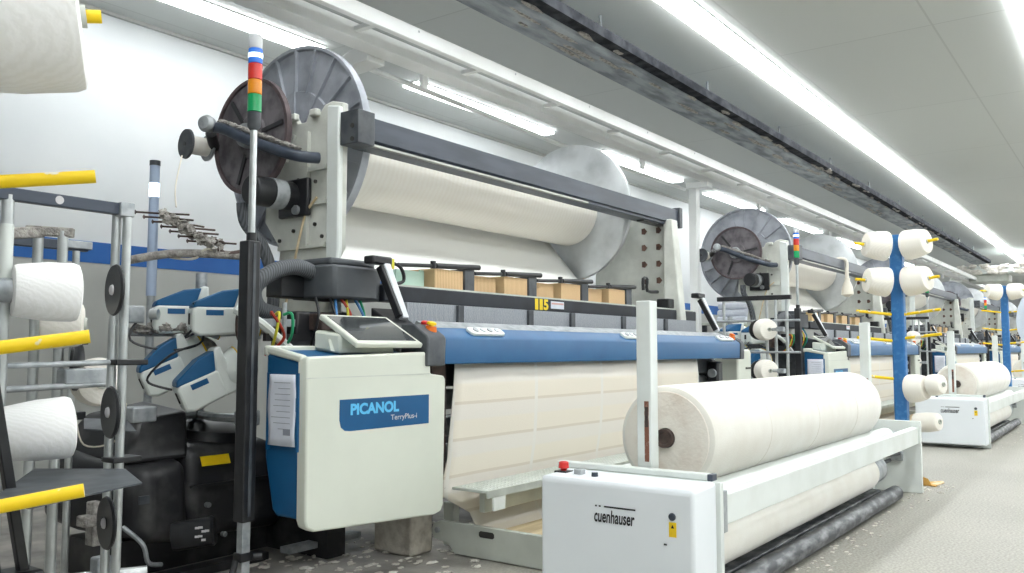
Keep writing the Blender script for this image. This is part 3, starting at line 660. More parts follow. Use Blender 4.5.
def feeder(nose, yaw, pitch, label):
    r = thing('weft_feeder', label, 'yarn feeder', nose, 'blue and white weft feeders')
    R = Matrix.Translation(V(nose)) @ Matrix.Rotation(yaw, 4, 'Z') @ Matrix.Rotation(-pitch, 4, 'Y')
    def hull(bot, top): return MB().hull([V(p) for p in bot], [V(p) for p in top]).xf(R)
    w = 0.058
    K = 1.2
    prof = [(0.0, -w, -0.055), (0.0, -w, 0.018), (0.015, -w, 0.03), (0.165, -w, 0.03), (0.165, -w, -0.062), (0.03, -w, -0.068)]
    S = R @ Matrix.Diagonal((1.05, 1.22, 1.22, 1))
    MB().prism(prof, (0, 2*w, 0)).xf(S).build('feeder_body', 'white', r, 0.016, 3)
    top = [(0.002, -w*0.97, 0.026), (0.012, -w*0.97, 0.046), (0.11, -w*0.97, 0.084), (0.178, -w*0.97, 0.092), (0.155, -w*0.97, 0.026)]
    MB().prism(top, (0, 1.94*w, 0)).xf(S).build('blue_cover', 'deepblue', r, 0.007)
    MB().prism([(0.150, -w*0.95, -0.062), (0.150, -w*0.95, 0.02), (0.178, -w*0.95, 0.098), (0.205, -w*0.95, 0.098), (0.21, -w*0.95, -0.062)], (0, 1.9*w, 0)).xf(S).build('collar', 'white', r, 0.008)
    MB().lathe((0.19, 0, -0.005), (1, 0, 0), [(0, 0.058), (0.02, 0.068), (0.055, 0.080), (0.062, 0.080)], 28).xf(S).build('drum', 'white', r)
    MB().lathe((0.252, 0, -0.005), (1, 0, 0), [(0, 0.076), (0.004, 0.082), (0.008, 0.076)], 28).xf(S).build('balloon_ring', 'yellow', r)
    MB().lathe((0.26, 0, -0.005), (1, 0, 0), [(0, 0.06), (0.03, 0.055), (0.05, 0.03)], 20).xf(S).build('yarn_winding', 'lint', r)
    MB().box(-0.004, 0.006, -0.010, 0.010, -0.03, 0.008).xf(S).build('eyelet_slot', 'hole', r, 0.003)
    MB().box(0.05, 0.115, -w-0.0012, -w+0.001, 0.0, 0.018).xf(S).build('side_label', 'badgeblue', r)
    MB().cyl((-0.003, 0, -0.042), (0.004, 0, -0.042), 0.007, n=12).xf(S).build('eyelet', 'steel', r)
    return r
YAW = math.atan2(-0.42, 0.90)
FE = [feeder((2.03, 3.12, 1.02), YAW, 0.0, 'white weft feeder with blue cover, front one of the level upper pair'),
      feeder((1.99, 3.33, 1.03), YAW, 0.0, 'white weft feeder with blue cover, rear one of the level upper pair'),
      feeder((1.97, 3.10, 0.70), YAW, 0.42, 'white weft feeder tilted upwards, front one of the lower pair'),
      feeder((1.93, 3.30, 0.755), YAW, 0.42, 'white weft feeder tilted upwards, rear one of the lower pair')]
for f_, nm in zip(FE, ('front upper', 'rear upper', 'front lower', 'rear lower')):
    PROTO.append((f_, [None] + ['blue and white weft feeder, %s one at the %s loom in the row' % (nm, p) for p in NTH[1:]], ()))

def feeder_stand():
    r = thing('feeder_stand', 'lint covered metal stand carrying the four nearest weft feeders', 'stand', (2.2, 3.3, 0), 'stands of the weft feeders')
    MB().cyl((2.24, 3.36, 0), (2.24, 3.36, 1.22), 0.025).build('post', 'steel', r)
    MB().box(2.14, 2.34, 3.26, 3.46, 0, 0.02).build('foot_plate', 'darkgrey', r)
    for z, y0 in ((0.955, 3.36), (0.60, 3.36)):
        MB().tube([(2.24, y0, z), (2.1, 3.30, z), (1.92, 3.40, z)], 0.018).build('arm', 'steel', r)
        MB().tube([(2.24, y0, z), (2.18, 3.15, z), (2.22, 2.98, z)], 0.018).build('arm', 'steel', r)
        MB().box(2.18, 2.26, 2.95, 3.02, z-0.03, z+0.03).build('clamp', 'steel', r, 0.006)
    mb = MB()
    for k in range(40):
        t = random.random()
        mb.blob((2.22 - 0.28*t, 3.1 + 0.25*t + random.uniform(-.04, .04), 0.965 + random.uniform(-.01, .015)), 0.03, 0.03, 0.016, 8, 0.4)
    o = mb.build('lint_cover', 'lint', r); o['kind'] = 'stuff'
    for p in (((1.93, 3.3, 1.03), (1.87, 3.28, 0.92), (2.0, 3.2, 0.88), (2.08, 3.1, 0.92), (2.05, 3.12, 1.05)), ((2.05, 3.1, 0.9), (1.95, 3.12, 0.86), (1.9, 3.2, 0.76), (1.98, 3.15, 0.72)),
              ((2.1, 3.05, 1.0), (2.0, 3.1, 0.93), (2.03, 3.05, 1.0), (2.02, 3.08, 1.07))):
        MB().tube(p, 0.005, 6).build('cable', 'black', r)
    mb = MB().box(1.86, 1.93, 3.28, 3.36, 0.99, 1.06)
    mb.build('sensor_bracket', 'steel', r, 0.006)
    MB().cyl((1.93, 3.24, 1.025), (1.95, 3.215, 1.025), 0.022).build('sensor_eye', 'chrome', r)
    MB().box(1.80, 1.90, 3.12, 3.2, 0.60, 0.66).build('sensor_bracket', 'steel', r, 0.006)
    return r
PROTO.append((feeder_stand(), [None] + ['lint covered feeder stand at the %s loom in the row' % p for p in NTH[1:]], ()))

def stop_rack():
    r = thing('yarn_tensioner_rack', 'lint covered rack of thin yarn tensioner pins left of the signal light', 'tensioner rack', (1.9, 3.0, 0), None)
    MB().tube([(1.72, 3.08, 1.215), (1.84, 2.93, 1.245), (1.98, 2.72, 1.235)], 0.016, 10).build('lint_bar', 'lint', r)
    MB().tube([(1.98, 2.72, 1.235), (2.0, 2.68, 1.1), (2.0, 2.68, 0.0)], 0.015).build('post', 'black', r)
    for k in range(7):
        t = k/6; c = V((1.80 + 0.12*t, 2.96 - 0.16*t, 1.395 - 0.11*t)); q = random.uniform(-0.012, 0.012); e = random.uniform(0.7, 1.1)
        MB().tube([c + V((-0.06, 0.08, 0.006)), c, c + V((0.055*e, -0.075*e, -0.012 + q))], 0.004, 6).build('pin', 'core', r)
        MB().lathe(c + V((-0.062, 0.083, 0.006)), (0.6, -0.8, 0), [(-0.004, 0.003), (0, 0.009), (0.004, 0.003)], 10).build('pin_head', 'rim', r)
    mb = MB()
    for k in range(60):
        t = k/59; c = (1.80 + 0.13*t + random.uniform(-.015, .015), 2.96 - 0.17*t + random.uniform(-.015, .015), 1.395 - 0.13*t + random.uniform(-.014, .014))
        mb.blob(c, random.uniform(0.008, 0.022), random.uniform(0.008, 0.022), random.uniform(0.006, 0.016), 7, 0.5)
    o = mb.build('lint_tufts', 'lint', r); o['kind'] = 'stuff'
    MB().tube([(1.93, 2.80, 1.255), (1.95, 2.76, 1.24), (1.99, 2.70, 1.25)], 0.012).build('rack_neck', 'core', r)
    MB().tube([(1.80, 3.0, 1.25), (1.84, 2.95, 1.23), (1.88, 2.87, 1.225), (1.9, 2.82, 1.26), (1.94, 2.78, 1.235)], 0.005, 6).build('waste_thread', 'thread', r)
    MB().tube([(2.12, 3.35, 1.73), (2.0, 3.2, 1.56), (1.93, 3.08, 1.45)], 0.003, 6).build('yarn_line', 'thread', r)
    return r
stop_rack()

def drive_unit():
    r = thing('drive_unit', 'bulky dusty black drive housing with yellow sticker on the floor at left', 'drive unit', (2.1, 3.3, 0), 'black drive housings')
    MB().hull([V(p) for p in ((2.03, 3.10, 0.12), (2.52, 3.10, 0.10), (2.52, 3.55, 0.10), (2.03, 3.55, 0.12))],
              [V(p) for p in ((2.04, 3.13, 0.485), (2.50, 3.13, 0.47), (2.50, 3.5, 0.54), (2.04, 3.5, 0.55))]).build('right_housing', 'blackdust', r, 0.055, 4)
    MB().hull([V(p) for p in ((1.83, 3.06, 0.14), (2.03, 3.06, 0.12), (2.03, 3.62, 0.12), (1.70, 3.62, 0.2), (1.68, 3.35, 0.2))],
              [V(p) for p in ((1.83, 3.08, 0.42), (2.03, 3.10, 0.44), (2.03, 3.6, 0.52), (1.72, 3.6, 0.5), (1.70, 3.35, 0.45))]).build('left_housing', 'blackdust', r, 0.05, 4)
    MB().hull([V(p) for p in ((1.80, 3.16, 0.44), (2.06, 3.14, 0.44), (2.06, 3.6, 0.48), (1.72, 3.6, 0.46))],
              [V(p) for p in ((1.90, 3.26, 0.60), (2.10, 3.22, 0.63), (2.10, 3.55, 0.66), (1.84, 3.55, 0.62))]).build('upper_cover', 'blackdust', r, 0.02, 3)
    MB().lathe((2.28, 3.33, 0.48), (0.05, -0.1, 1), [(0, 0.17), (0.06, 0.16), (0.09, 0.11), (0.095, 0.02)], 28).build('dome', 'blackdust', r)
    MB().box(2.04, 2.45, 3.092, 3.104, 0.325, 0.335).build('seam', 'black', r)
    MB().prism([(2.10, 3.112, 0.405), (2.235, 3.112, 0.405), (2.235, 3.128, 0.443), (2.10, 3.128, 0.443)], (0, -0.003, 0.001)).build('yellow_sticker', 'yellow', r)
    f = MB().lathe((1.90, 3.0, 0.17), (0.72, -0.62, 0.12), [(0, 0.03), (0.004, 0.05), (0.02, 0.054), (0.14, 0.054), (0.15, 0.058), (0.16, 0.05)], 28).build('oil_filter', 'black', r)
    for k in range(7):
        a = V((0.72, -0.62, 0.12)).normalized()
        c = V((1.90, 3.0, 0.17)) + a*(0.085 + 0.012*(k % 4))
        th = -2.0 + 0.25*k
        MB().bar(c + V((-0.03, -0.045, 0.03 - 0.016*(k//2))), c + V((-0.018, -0.055, 0.03 - 0.016*(k//2))), 0.004, 0.008).build('filter_print', 'pale', f)
    MB().box(1.80, 1.84, 3.055, 3.065, 0.3, 0.33).build('name_plate', 'darkgrey', r)
    for x, z in ((2.30, 0.28), (2.44, 0.42), (2.12, 0.25), (2.2, 0.12)):
        MB().cyl((x, 3.085, z), (x, 3.105, z), 0.011, n=10).build('bolt', 'steel', r)
    g = MB().box(1.66, 1.70, 3.12, 3.18, 0.16, 0.32).box(1.62, 1.76, 3.11, 3.17, 0.235, 0.275).build('valve', 'lint', r, 0.006)
    MB().tube([(1.76, 3.1, 0.22), (1.82, 3.06, 0.15), (1.84, 3.05, 0.08), (1.9, 3.06, 0.06)], 0.009).build('valve_hose', 'steel', r)
    MB().box(1.5, 2.35, 2.99, 3.06, 0, 0.035).build('base_rail', 'blackdust', r, 0.004)
    MB().box(1.75, 2.5, 3.2, 3.5, 0, 0.14).build('plinth', 'blackdust', r)
    MB().box(2.35, 2.75, 2.86, 2.92, 0.04, 0.065).build('rear_rail', 'steel', r)
    MB().box(2.5, 2.6, 2.8, 3.2, 0, 0.25).build('cross_member', 'blackdust', r)
    return r
PROTO.append((drive_unit(), [None] + ['black drive housing on the floor at the %s loom in the row' % p for p in NTH[1:]], ()))

def step():
    r = thing('step_platform', 'pale step with perforated tread and wooden board in front of nearest loom', 'step', (3.9, 2.25, 0), 'treadle steps of the looms')
    p = [(2.88, 1.95, 0.004), (2.88, 1.95, 0.136), (2.88, 2.50, 0.136), (2.88, 2.54, 0.122), (2.88, 2.555, 0.09), (2.88, 2.54, 0.055), (2.88, 2.46, 0.045), (2.88, 2.42, 0.004)]
    s = MB().prism(p, (0.025, 0, 0)).build('side_panel', 'greypaint', r, 0.003)
    MB().prism([(2.8785, 2.205, 0.098), (2.8785, 2.205, 0.112), (2.8785, 2.213, 0.118), (2.8785, 2.277, 0.118), (2.8785, 2.285, 0.112), (2.8785, 2.285, 0.098), (2.8785, 2.277, 0.092), (2.8785, 2.213, 0.092)], (0.002, 0, 0)).build('slot', 'hole', s)
    MB().cyl((2.87, 2.515, 0.095), (2.88, 2.515, 0.095), 0.012, n=12).build('bolt', 'steel', s)
    MB().prism([(q[0]+2.45, q[1], q[2]) for q in p], (0.025, 0, 0)).build('side_panel', 'greypaint', r, 0.003)
    MB().box(2.906, 5.328, 1.97, 2.25, 0.088, 0.108).build('foot_board', 'wood', r)
    t = MB().box(2.76, 5.35, 2.15, 2.335, 0.300, 0.312).build('tread', 'perfo', r, 0.003)
    MB().box(2.76, 5.35, 2.143, 2.153, 0.282, 0.312).build('tread_lip', 'perfo', r)
    mb = MB()
    for j in range(6):
        for i in range(100):
            x = 2.775 + i*0.0255 + (0.013 if j % 2 else 0); y = 2.162 + j*0.028
            mb.prism([(x, y, 0.3118), (x+0.008, y, 0.3118), (x+0.008, y+0.008, 0.3118), (x, y+0.008, 0.3118)], (0, 0, 0.002))
    o = mb.build('tread_studs', 'white', t); o['kind'] = 'stuff'
    MB().box(2.80, 2.88, 2.145, 2.157, 0.225, 0.30).build('bracket', 'white', r, 0.004)
    MB().box(2.86, 5.35, 2.24, 2.27, 0.20, 0.285).build('support_rail', 'greypaint', r, 0.004)
    MB().box(2.92, 2.96, 2.46, 2.52, 0.02, 0.21).build('rear_post', 'greypaint', r, 0.004)
    return r
PROTO.append((step(), [None] + ['pale treadle step in front of the %s loom in the row' % p for p in NTH[1:]], ()))

def batcher():
    r = thing('cloth_batcher', 'white cloth batching machine with control box and logo, nearest the camera', 'batching machine', (4.2, 1.42, 0), 'cloth batching machines')
    bx = MB().prism([(2.475, 1.125, 0.035), (2.475, 1.125, 0.440), (2.485, 1.125, 0.448), (2.655, 1.125, 0.453), (2.655, 1.125, 0.035)], (0, 0.567, 0)).build('control_box', 'boxwhite', r, 0.012, 3)
    MB().box(2.655, 2.68, 1.112, 1.725, 0.0, 0.452).build('frame_plate', 'white', r, 0.003)
    MB().box(2.66, 2.70, 1.16, 1.745, 0.4525, 0.474).build('top_bar', 'white', r, 0.004)
    MB().box(2.6595, 2.7005, 1.142, 1.1605, 0.452, 0.4745).build('bar_end_cap', 'slate', r, 0.003)
    # logo
    o = (2.4735, 1.478, 0.316)
    text('logo_lettering', 'cuenhauser', frame_m(o, (0, -1, 0), (0, 0, 1)), 0.150, 0.042, 'inkblack', bx, bold=0.022, shear=0.12)
    MB().box(2.4728, 2.4737, 1.325, 1.44, 0.3655, 0.3705).box(2.4728, 2.4737, 1.453, 1.460, 0.3655, 0.3705).box(2.4728, 2.4737, 1.467, 1.474, 0.3655, 0.3705).build('logo_bar', 'inkblack', bx)
    # lamp, sticker, keyhole
    MB().lathe((2.474, 1.196, 0.362), (-1, 0, 0), [(0, 0.012), (0.004, 0.012), (0.007, 0.008)], 18).build('button', 'slate', bx)
    st = MB().box(2.4732, 2.4745, 1.183, 1.208, 0.300, 0.345).build('warning_sticker', 'yellow', bx)
    MB().prism([(2.4728, 1.19, 0.327), (2.4728, 1.201, 0.327), (2.4728, 1.1955, 0.338)], (0.0005, 0, 0)).build('warning_symbol', 'inkblack', st)
    MB().box(2.4728, 2.4745, 1.216, 1.226, 0.272, 0.277).build('keyhole', 'inkblack', bx)
    # switches on the sloping top
    MB().box(2.555, 2.605, 1.64, 1.69, 0.447, 0.455).build('switch_base', 'black', bx, 0.002)
    MB().lathe((2.58, 1.665, 0.454), (0, 0, 1), [(0, 0.010), (0.008, 0.012), (0.010, 0.019), (0.03, 0.017), (0.033, 0.01)], 18).build('red_stop_knob', 'red', bx)
    MB().box(2.55, 2.58, 1.575, 1.605, 0.446, 0.468).build('toggle_switch', 'steel', bx, 0.003)
    MB().lathe((2.55, 1.52, 0.445), (0, 0, 1), [(0, 0.012), (0.018, 0.011)], 16).build('black_knob', 'slate', bx)
    # upright posts
    for x in (2.72, 5.73):
        p = MB().box(x, x+0.055, 1.39, 1.447, 0.0, 1.055).build('upright_post', 'white', r, 0.004)
        MB().box(x-0.0012, x+0.001, 1.40, 1.417, 0.49, 0.70).build('rusty_slot', 'rust', p)
        MB().box(x-0.0016, x+0.001, 1.402, 1.415, 0.61, 0.68).build('core_notch', 'core', p)
    # rails, rollers
    MB().prism([(2.68, 1.13, 0.302), (2.68, 1.13, 0.40), (2.68, 1.165, 0.406), (2.68, 1.17, 0.398), (2.68, 1.145, 0.385), (2.68, 1.145, 0.302)], (3.11, 0, 0)).build('side_rail', 'white', r, 0.003)
    MB().box(2.70, 2.73, 1.120, 1.131, 0.283, 0.418).build('rail_bracket', 'steel', r, 0.002)
    MB().box(2.68, 5.79, 1.66, 1.70, 0.30, 0.42).build('side_rail', 'white', r, 0.003)
    for y in (1.27, 1.53):
        MB().lathe((2.82, y, 0.36), (1, 0, 0), [(0, 0.02), (0, 0.05), (2.74, 0.05), (2.74, 0.02)], 32).build('carrying_roller', 'white', r)
        MB().cyl((2.68, y, 0.36), (5.785, y, 0.36), 0.016, n=16).build('roller_shaft', 'steel', r)
    lr = MB().lathe((2.70, 1.30, 0.19), (1, 0, 0), [(0, 0.02), (0, 0.10), (2.4, 0.10), (2.3, 0.02)], 40).build('cloth_wrapped_roller', 'roll', r)
    MB().lathe((4.922, 1.30, 0.19), (1, 0, 0), [(0, 0.02), (0, 0.085), (0.42, 0.085), (0.42, 0.02)], 40).build('bare_roller_end', 'steel', r)
    MB().cyl((5.34, 1.3, 0.19), (5.785, 1.3, 0.19), 0.012, n=12).build('roller_shaft', 'darkgrey', r)
    MB().cyl((2.685, 1.185, 0.05), (5.40, 1.185, 0.05), 0.042).build('floor_pipe', 'pipe', r, 0.004)
    MB().box(2.685, 5.34, 1.25, 1.36, 0.03, 0.07).build('floor_channel', 'pipe', r, 0.006)
    MB().box(5.785, 5.815, 1.115, 1.725, 0.0, 0.44).build('end_plate', 'white', r, 0.003)
    MB().cyl((5.36, 1.24, 0.262), (5.785, 1.24, 0.235), 0.011, n=12).build('stay_rod', 'darkgrey', r)
    MB().box(5.70, 5.784, 1.54, 1.62, 0.40, 0.44).box(5.69, 5.78, 1.50, 1.75, 0.42, 0.455).build('bearing_block', 'steel', r, 0.004)
    MB().box(5.765, 5.79, 1.22, 1.29, 0.19, 0.25).build('bearing', 'steel', r, 0.006)
    MB().box(2.7, 5.79, 1.40, 1.46, 0.0, 0.03).build('base_tie', 'pipe', r)
    return r
BT = batcher()
def fabric_roll():
    r = thing('fabric_roll', 'long thick roll of cream terry cloth on the nearest batching machine', 'fabric roll', (4.1, 1.40, 0.38), 'cream cloth rolls on the batching machines')
    y, z = 1.40, 0.5617
    b = MB().lathe((2.85, y, z), (1, 0, 0), [(0, 0.036), (0.004, 0.09), (0, 0.14), (0.003, 0.170), (0.012, 0.184), (0.03, 0.190), (2.38, 0.190), (2.40, 0.184), (2.41, 0.168), (2.41, 0.036)], 64, True)
    b.build('terry_winding', 'roll', r)
    MB().lathe((2.8485, y, z), (1, 0, 0), [(0, 0.037), (0.0, 0.166), (0.003, 0.168), (0.003, 0.037)], 56, True).build('roll_end', 'rollend', r)
    for x in (3.42, 4.06, 4.72):
        MB().lathe((x, y, z), (1, 0, 0), [(0, 0.1892), (0.003, 0.191), (0.006, 0.1892), (0.003, 0.187)], 64, True).build('selvedge_ridge', 'thread', r)
    MB().lathe((2.830, y, z), (1, 0, 0), [(0.006, 0.004), (0.004, 0.022), (0, 0.024), (0, 0.034), (2.50, 0.034), (2.50, 0.004)], 28).build('core_tube', 'core', r)
    return r
FR = fabric_roll()
BT_L = ['white cloth batching machine behind the blue cone post, second along the row', 'white cloth batching machine behind the second blue cone post, third along the row']
FR_L = ['roll of cream terry cloth on the second batching machine along the row', 'roll of cream terry cloth on the third batching machine along the row']
for k in (1, 2):
    dup(BT, (PITCH*k, 0, 0), BT_L[k-1]); dup(FR, (PITCH*k, 0, 0), FR_L[k-1])

# copies of the loom cells down the row
for root, labels, skip in PROTO:
    for k in range(1, 5):
        if k == 4 and root.name.split('.')[0] not in ('weaving_loom', 'warp_beam'): continue
        if k == 3 and root.name.split('.')[0] in ('step_platform', 'paper_sheet', 'drive_unit', 'feeder_stand'): continue
        dup(root, (PITCH*k, 0, 0), labels[k], skip=skip)

# ------------------------------------------------------------------ creels with cones
def cone(base, axis, length, r0, r1, label, group, m='cone', name='yarn_cone', hole=0.022):
    a = V(axis).normalized(); r = thing(name, label, 'yarn cone', tuple(V(base) + a*length/2 - V((0, 0, r0))), group)
    e = 0.012
    MB().lathe(base, a, [(0, hole), (0, r0-e), (e*0.3, r0-e*0.3), (e, r0), (length*0.5, (r0+r1)/2 + 0.004), (length-e*1.5, r1), (length-e*0.4, r1-e*0.4), (length, r1-e*1.4), (length, hole)], 40, True).build('yarn_winding', m, r)
    MB().lathe(base, a, [(-0.004, hole-0.005), (-0.004, hole), (length+0.008, hole), (length+0.008, hole-0.005)], 20, True).build('paper_core', 'greypaint', r)
    return r

def creel():
    r = thing('yarn_creel', 'chrome pole creel with black top bar and tension discs at left edge', 'creel', (1.377, 2.463, 0))
    def pole(x, y, z1, rad=0.013, mm='chrome', z0=0.0): MB().cyl((x, y, z0), (x, y, z1), rad, n=16).build('pole', mm, r)
    pole(1.355, 2.475, 1.305); pole(1.375, 2.45, 1.305)
    pole(1.04, 2.46, 1.30, 0.016)
    MB().cyl((1.04, 2.46, 1.07), (1.04, 2.46, 1.22), 0.018, n=16).build('tape_wrap', 'white', r)
    pole(1.32, 2.89, 1.27, 0.016); pole(1.375, 2.84, 1.27, 0.016); pole(1.62, 3.24, 1.29, 0.013)
    MB().box(0.45, 1.36, 2.445, 2.475, 1.285, 1.320).build('top_bar', 'slate', r, 0.003)
    MB().box(1.345, 1.39, 2.435, 2.485, 1.28, 1.322).build('corner_clamp', 'steel', r, 0.003)
    MB().lathe((1.17, 2.4445, 1.303), (0, -1, 0), [(0, 0.012), (0.0006, 0.012)], 20).build('bar_emblem', 'pale', r)
    MB().box(1.23, 1.66, 3.225, 3.255, 1.255, 1.29).build('top_bar', 'slate', r, 0.003)
    MB().box(1.57, 1.67, 3.215, 3.262, 1.262, 1.292).build('corner_clamp', 'steel', r, 0.003)
    MB().bar((1.05, 2.86, 1.225), (1.33, 2.885, 1.265), 0.03, 0.035).bar((1.29, 2.91, 1.27), (1.40, 2.82, 1.265), 0.03, 0.03).build('cross_bracket', 'lint', r, 0.004)
    # horizontal rods at mid height
    MB().cyl((0.7, 2.46, 0.83), (1.42, 2.46, 0.845), 0.008, n=12).build('cross_rod', 'steel', r)
    MB().box(1.34, 1.44, 2.42, 2.485, 0.835, 0.852).build('rod_clamp', 'black', r, 0.003)
    for z in (0.55,): MB().box(1.34, 1.43, 2.42, 2.49, z, z+0.015).build('rod_clamp', 'black', r, 0.003)
    # tension discs
    for z in (1.055, 0.70, 0.385):
        d = MB().lathe((1.322, 2.412, z), V((0.98, -0.2, 0)), [(-0.004, 0.012), (-0.006, 0.072), (0, 0.076), (0.006, 0.072), (0.004, 0.012)], 32).build('tension_disc', 'black', r)
        MB().lathe((1.320, 2.4135, z), V((-0.98, 0.2, 0)), [(0.004, 0.016), (0.009, 0.014), (0.012, 0.006)], 16).build('disc_hub', 'pale', d)
    # drip tray
    MB().prism([(0.886, 1.93, 0.54), (1.22, 2.062, 0.54), (1.331, 2.34, 0.54), (1.18, 2.55, 0.54), (0.879, 2.1, 0.54)], (0, 0, 0.004)).build('grey_tray', 'darkgrey', r)
    MB().prism([(1.55, 3.0, 0.60), (1.70, 2.92, 0.585), (1.72, 3.02, 0.62), (1.60, 3.1, 0.63)], (0, 0, 0.004)).build('grey_tray', 'darkgrey', r)
    # leaning black struts
    MB().bar((0.92, 2.24, 0.86), (1.03, 2.25, 0.30), 0.024, 0.024).build('leaning_strut', 'black', r, 0.003)
    MB().bar((0.86, 2.2, 0.90), (0.97, 2.27, 0.30), 0.024, 0.024).build('leaning_strut', 'black', r, 0.003)
    MB().box(0.97, 1.06, 2.21, 2.30, 0.27, 0.34).build('strut_clamp', 'black', r, 0.01)
    MB().cyl((1.015, 2.255, 0), (1.015, 2.255, 0.28), 0.016).build('strut_foot', 'black', r)
    MB().cyl((0.985, 2.36, 0), (0.985, 2.36, 0.9), 0.012).build('pole', 'steel', r)
    # cone holders
    MB().cyl((0.93, 2.475, 1.04), (1.055, 2.437, 1.04), 0.033).build('cone_holder', 'steel', r)
    MB().lathe((1.45, 2.84, 0.83), (-0.8, 0.6, 0), [(0, 0.07), (0.01, 0.085), (0.02, 0.085)], 24).build('tension_disc', 'black', r)
    MB().box(1.35, 1.50, 2.74, 2.80, 0.77, 0.82).build('holder_block', 'steel', r, 0.005)
    MB().cyl((1.15, 2.75, 0.76), (1.5, 2.75, 0.77), 0.01).build('cross_rod', 'steel', r)
    for z in (0.62, 0.9): MB().box(1.59, 1.66, 3.2, 3.28, z, z+0.03).build('rod_clamp', 'black', r, 0.003)
    MB().tube([(1.62, 3.2, 0.64), (1.5, 2.9, 0.56), (1.45, 2.6, 0.6), (1.39, 2.45, 0.72)], 0.003, 6).build('yarn_line', 'thread', r)
    return r
CR = creel()
G0 = 'yarn cones on the left creel'
cone((1.05, 2.44, 1.04), (0.954, -0.29, 0.0), 0.165, 0.072, 0.082, 'white yarn cone on the creel at left, above the middle yellow peg', G0, 'conewhite')
cone((1.02, 2.42, 0.66), (0.954, -0.29, 0.06), 0.18, 0.07, 0.084, 'white yarn cone on the creel at left, below the middle yellow peg', G0, 'conewhite')
cone((1.28, 2.76, 0.96), (0.85, -0.5, 0), 0.12, 0.075, 0.068, 'pale yarn cone half hidden behind the upper white cone at left', G0)
cone((1.56, 2.96, 0.77), (-0.25, -0.9, 0.0), 0.11, 0.082, 0.078, 'pale yarn cone half hidden behind the lower white cone at left', G0)
# floor fittings under the creel
f = thing('air_valve', 'small chrome air valve with brass pipe on the floor at left', 'valve', (1.62, 3.0, 0))
MB().cyl((1.48, 2.98, 0.10), (1.72, 2.86, 0.10), 0.022).build('chrome_pipe', 'chrome', f)
MB().cyl((1.48, 2.96, 0.04), (1.72, 2.84, 0.04), 0.026).build('brass_pipe', 'card', f)
MB().box(1.56, 1.62, 2.89, 2.95, 0.0, 0.17).build('valve_body', 'steel', f, 0.008)

# second and third creels seen down the row (bar turned across the row)
def far_creel(k, label):
    x = 1.38 + PITCH*k; y = 2.47
    r = thing('yarn_creel', label, 'creel', (x, y, 0), 'pole creels down the row')
    MB().box(x-0.02, x+0.02, y-0.02, y+0.66, 1.325, 1.365).build('top_bar', 'black', r, 0.004)
    for d in (0.02, 0.12, 0.20, 0.60):
        MB().cyl((x, y+d, 0), (x, y+d, 1.325), 0.013, n=14).build('pole', 'chrome', r)
    for z in (1.14, 0.86):
        MB().cyl((x-0.02, y-0.1, z), (x-0.02, y+0.66, z), 0.010, n=12).build('cross_rod', 'steel', r)
    for z in (1.06, 0.70):
        MB().lathe((x-0.02, y+0.27, z), (-0.6, -0.5, 0), [(0, 0.02), (0.0, 0.09), (0.012, 0.09), (0.014, 0.02)], 28).build('tension_disc', 'black', r)
        MB().cyl((x-0.02, y+0.24, z), (x-0.14, y+0.05, z), 0.013).build('cone_holder', 'steel', r)
        MB().box(x-0.17, x-0.11, y+0.0, y+0.06, z-0.02, z+0.02).build('holder_block', 'steel', r, 0.004)
    return r
for k, p in ((1, 'second'), (2, 'third')):
    far_creel(k, 'chrome pole creel with black bar in front of the %s loom' % p)
    x = 1.38 + PITCH*k
    for j, (z, nm) in enumerate(((1.06, 'upper'), (0.70, 'lower'))):
        cone((x-0.05, 2.70, z), (-0.62, -0.78, 0), 0.12, 0.095, 0.09, '%s white yarn cone facing the camera on the creel of the %s loom' % (nm, p), 'yarn cones on the far creels', hole=0.018)

# ------------------------------------------------------------------ blue cone posts
def cone_post(x, y, dirs, label, levels, group, plen=0.27, up=0.10):
    r = thing('cone_stand', label, 'cone stand', (x, y, 0), group)
    MB().prism([(x + 0.055*math.cos(PI/4 + PI/2*i)*1.1, y + 0.055*math.sin(PI/4 + PI/2*i)*1.1, 0.01) for i in range(4)], (0, 0, 1.70)).build('blue_post', 'postblue', r, 0.012)
    MB().box(x-0.09, x+0.09, y-0.09, y+0.09, 0, 0.012).build('foot_plate', 'postblue', r, 0.003)
    for (side, z) in levels:
        d = V((dirs[side][0], dirs[side][1], up)).normalized(); p0 = V((x, y, z)) + d*0.035
        MB().cyl(p0, p0 + d*(plen if z > 0.68 or plen < 0.25 else 0.2), 0.0105, n=16).build('yellow_peg', 'yellowworn', r)
    return r
DR = {'R': (0.86, -0.48), 'L': (-0.86, 0.48)}
cone_post(0.454, 1.453, DR, 'cone stand whose bare yellow pegs reach into the picture from its left edge', [('R', 1.375), ('R', 1.115), ('R', 0.862), ('R', 0.625)], 'blue cone posts', 0.235, 0.145)
def peg_cone(x, y, z, d, r0, r1, length, label, group, m='cone', start=0.07, up=0.10):
    d = V((d[0], d[1], up)).normalized()
    return cone(tuple(V((x, y, z)) + d*start), d, length, r0, r1, label, group, m, hole=0.018)
peg_cone(0.454, 1.453, 1.375, DR['R'], 0.112, 0.118, 0.19, 'big bright white yarn cone cut off by the top left corner', 'yarn cones on the blue posts', 'conewhite', 0.05, 0.145)
D2 = {'R': (-0.3, -0.95), 'L': (-0.6, 0.8)}
LV = [('R', 1.62), ('L', 1.62), ('R', 1.36), ('L', 1.36), ('R', 1.13), ('L', 1.13), ('R', 0.96), ('L', 0.94), ('L', 0.67), ('R', 0.60), ('R', 0.36)]
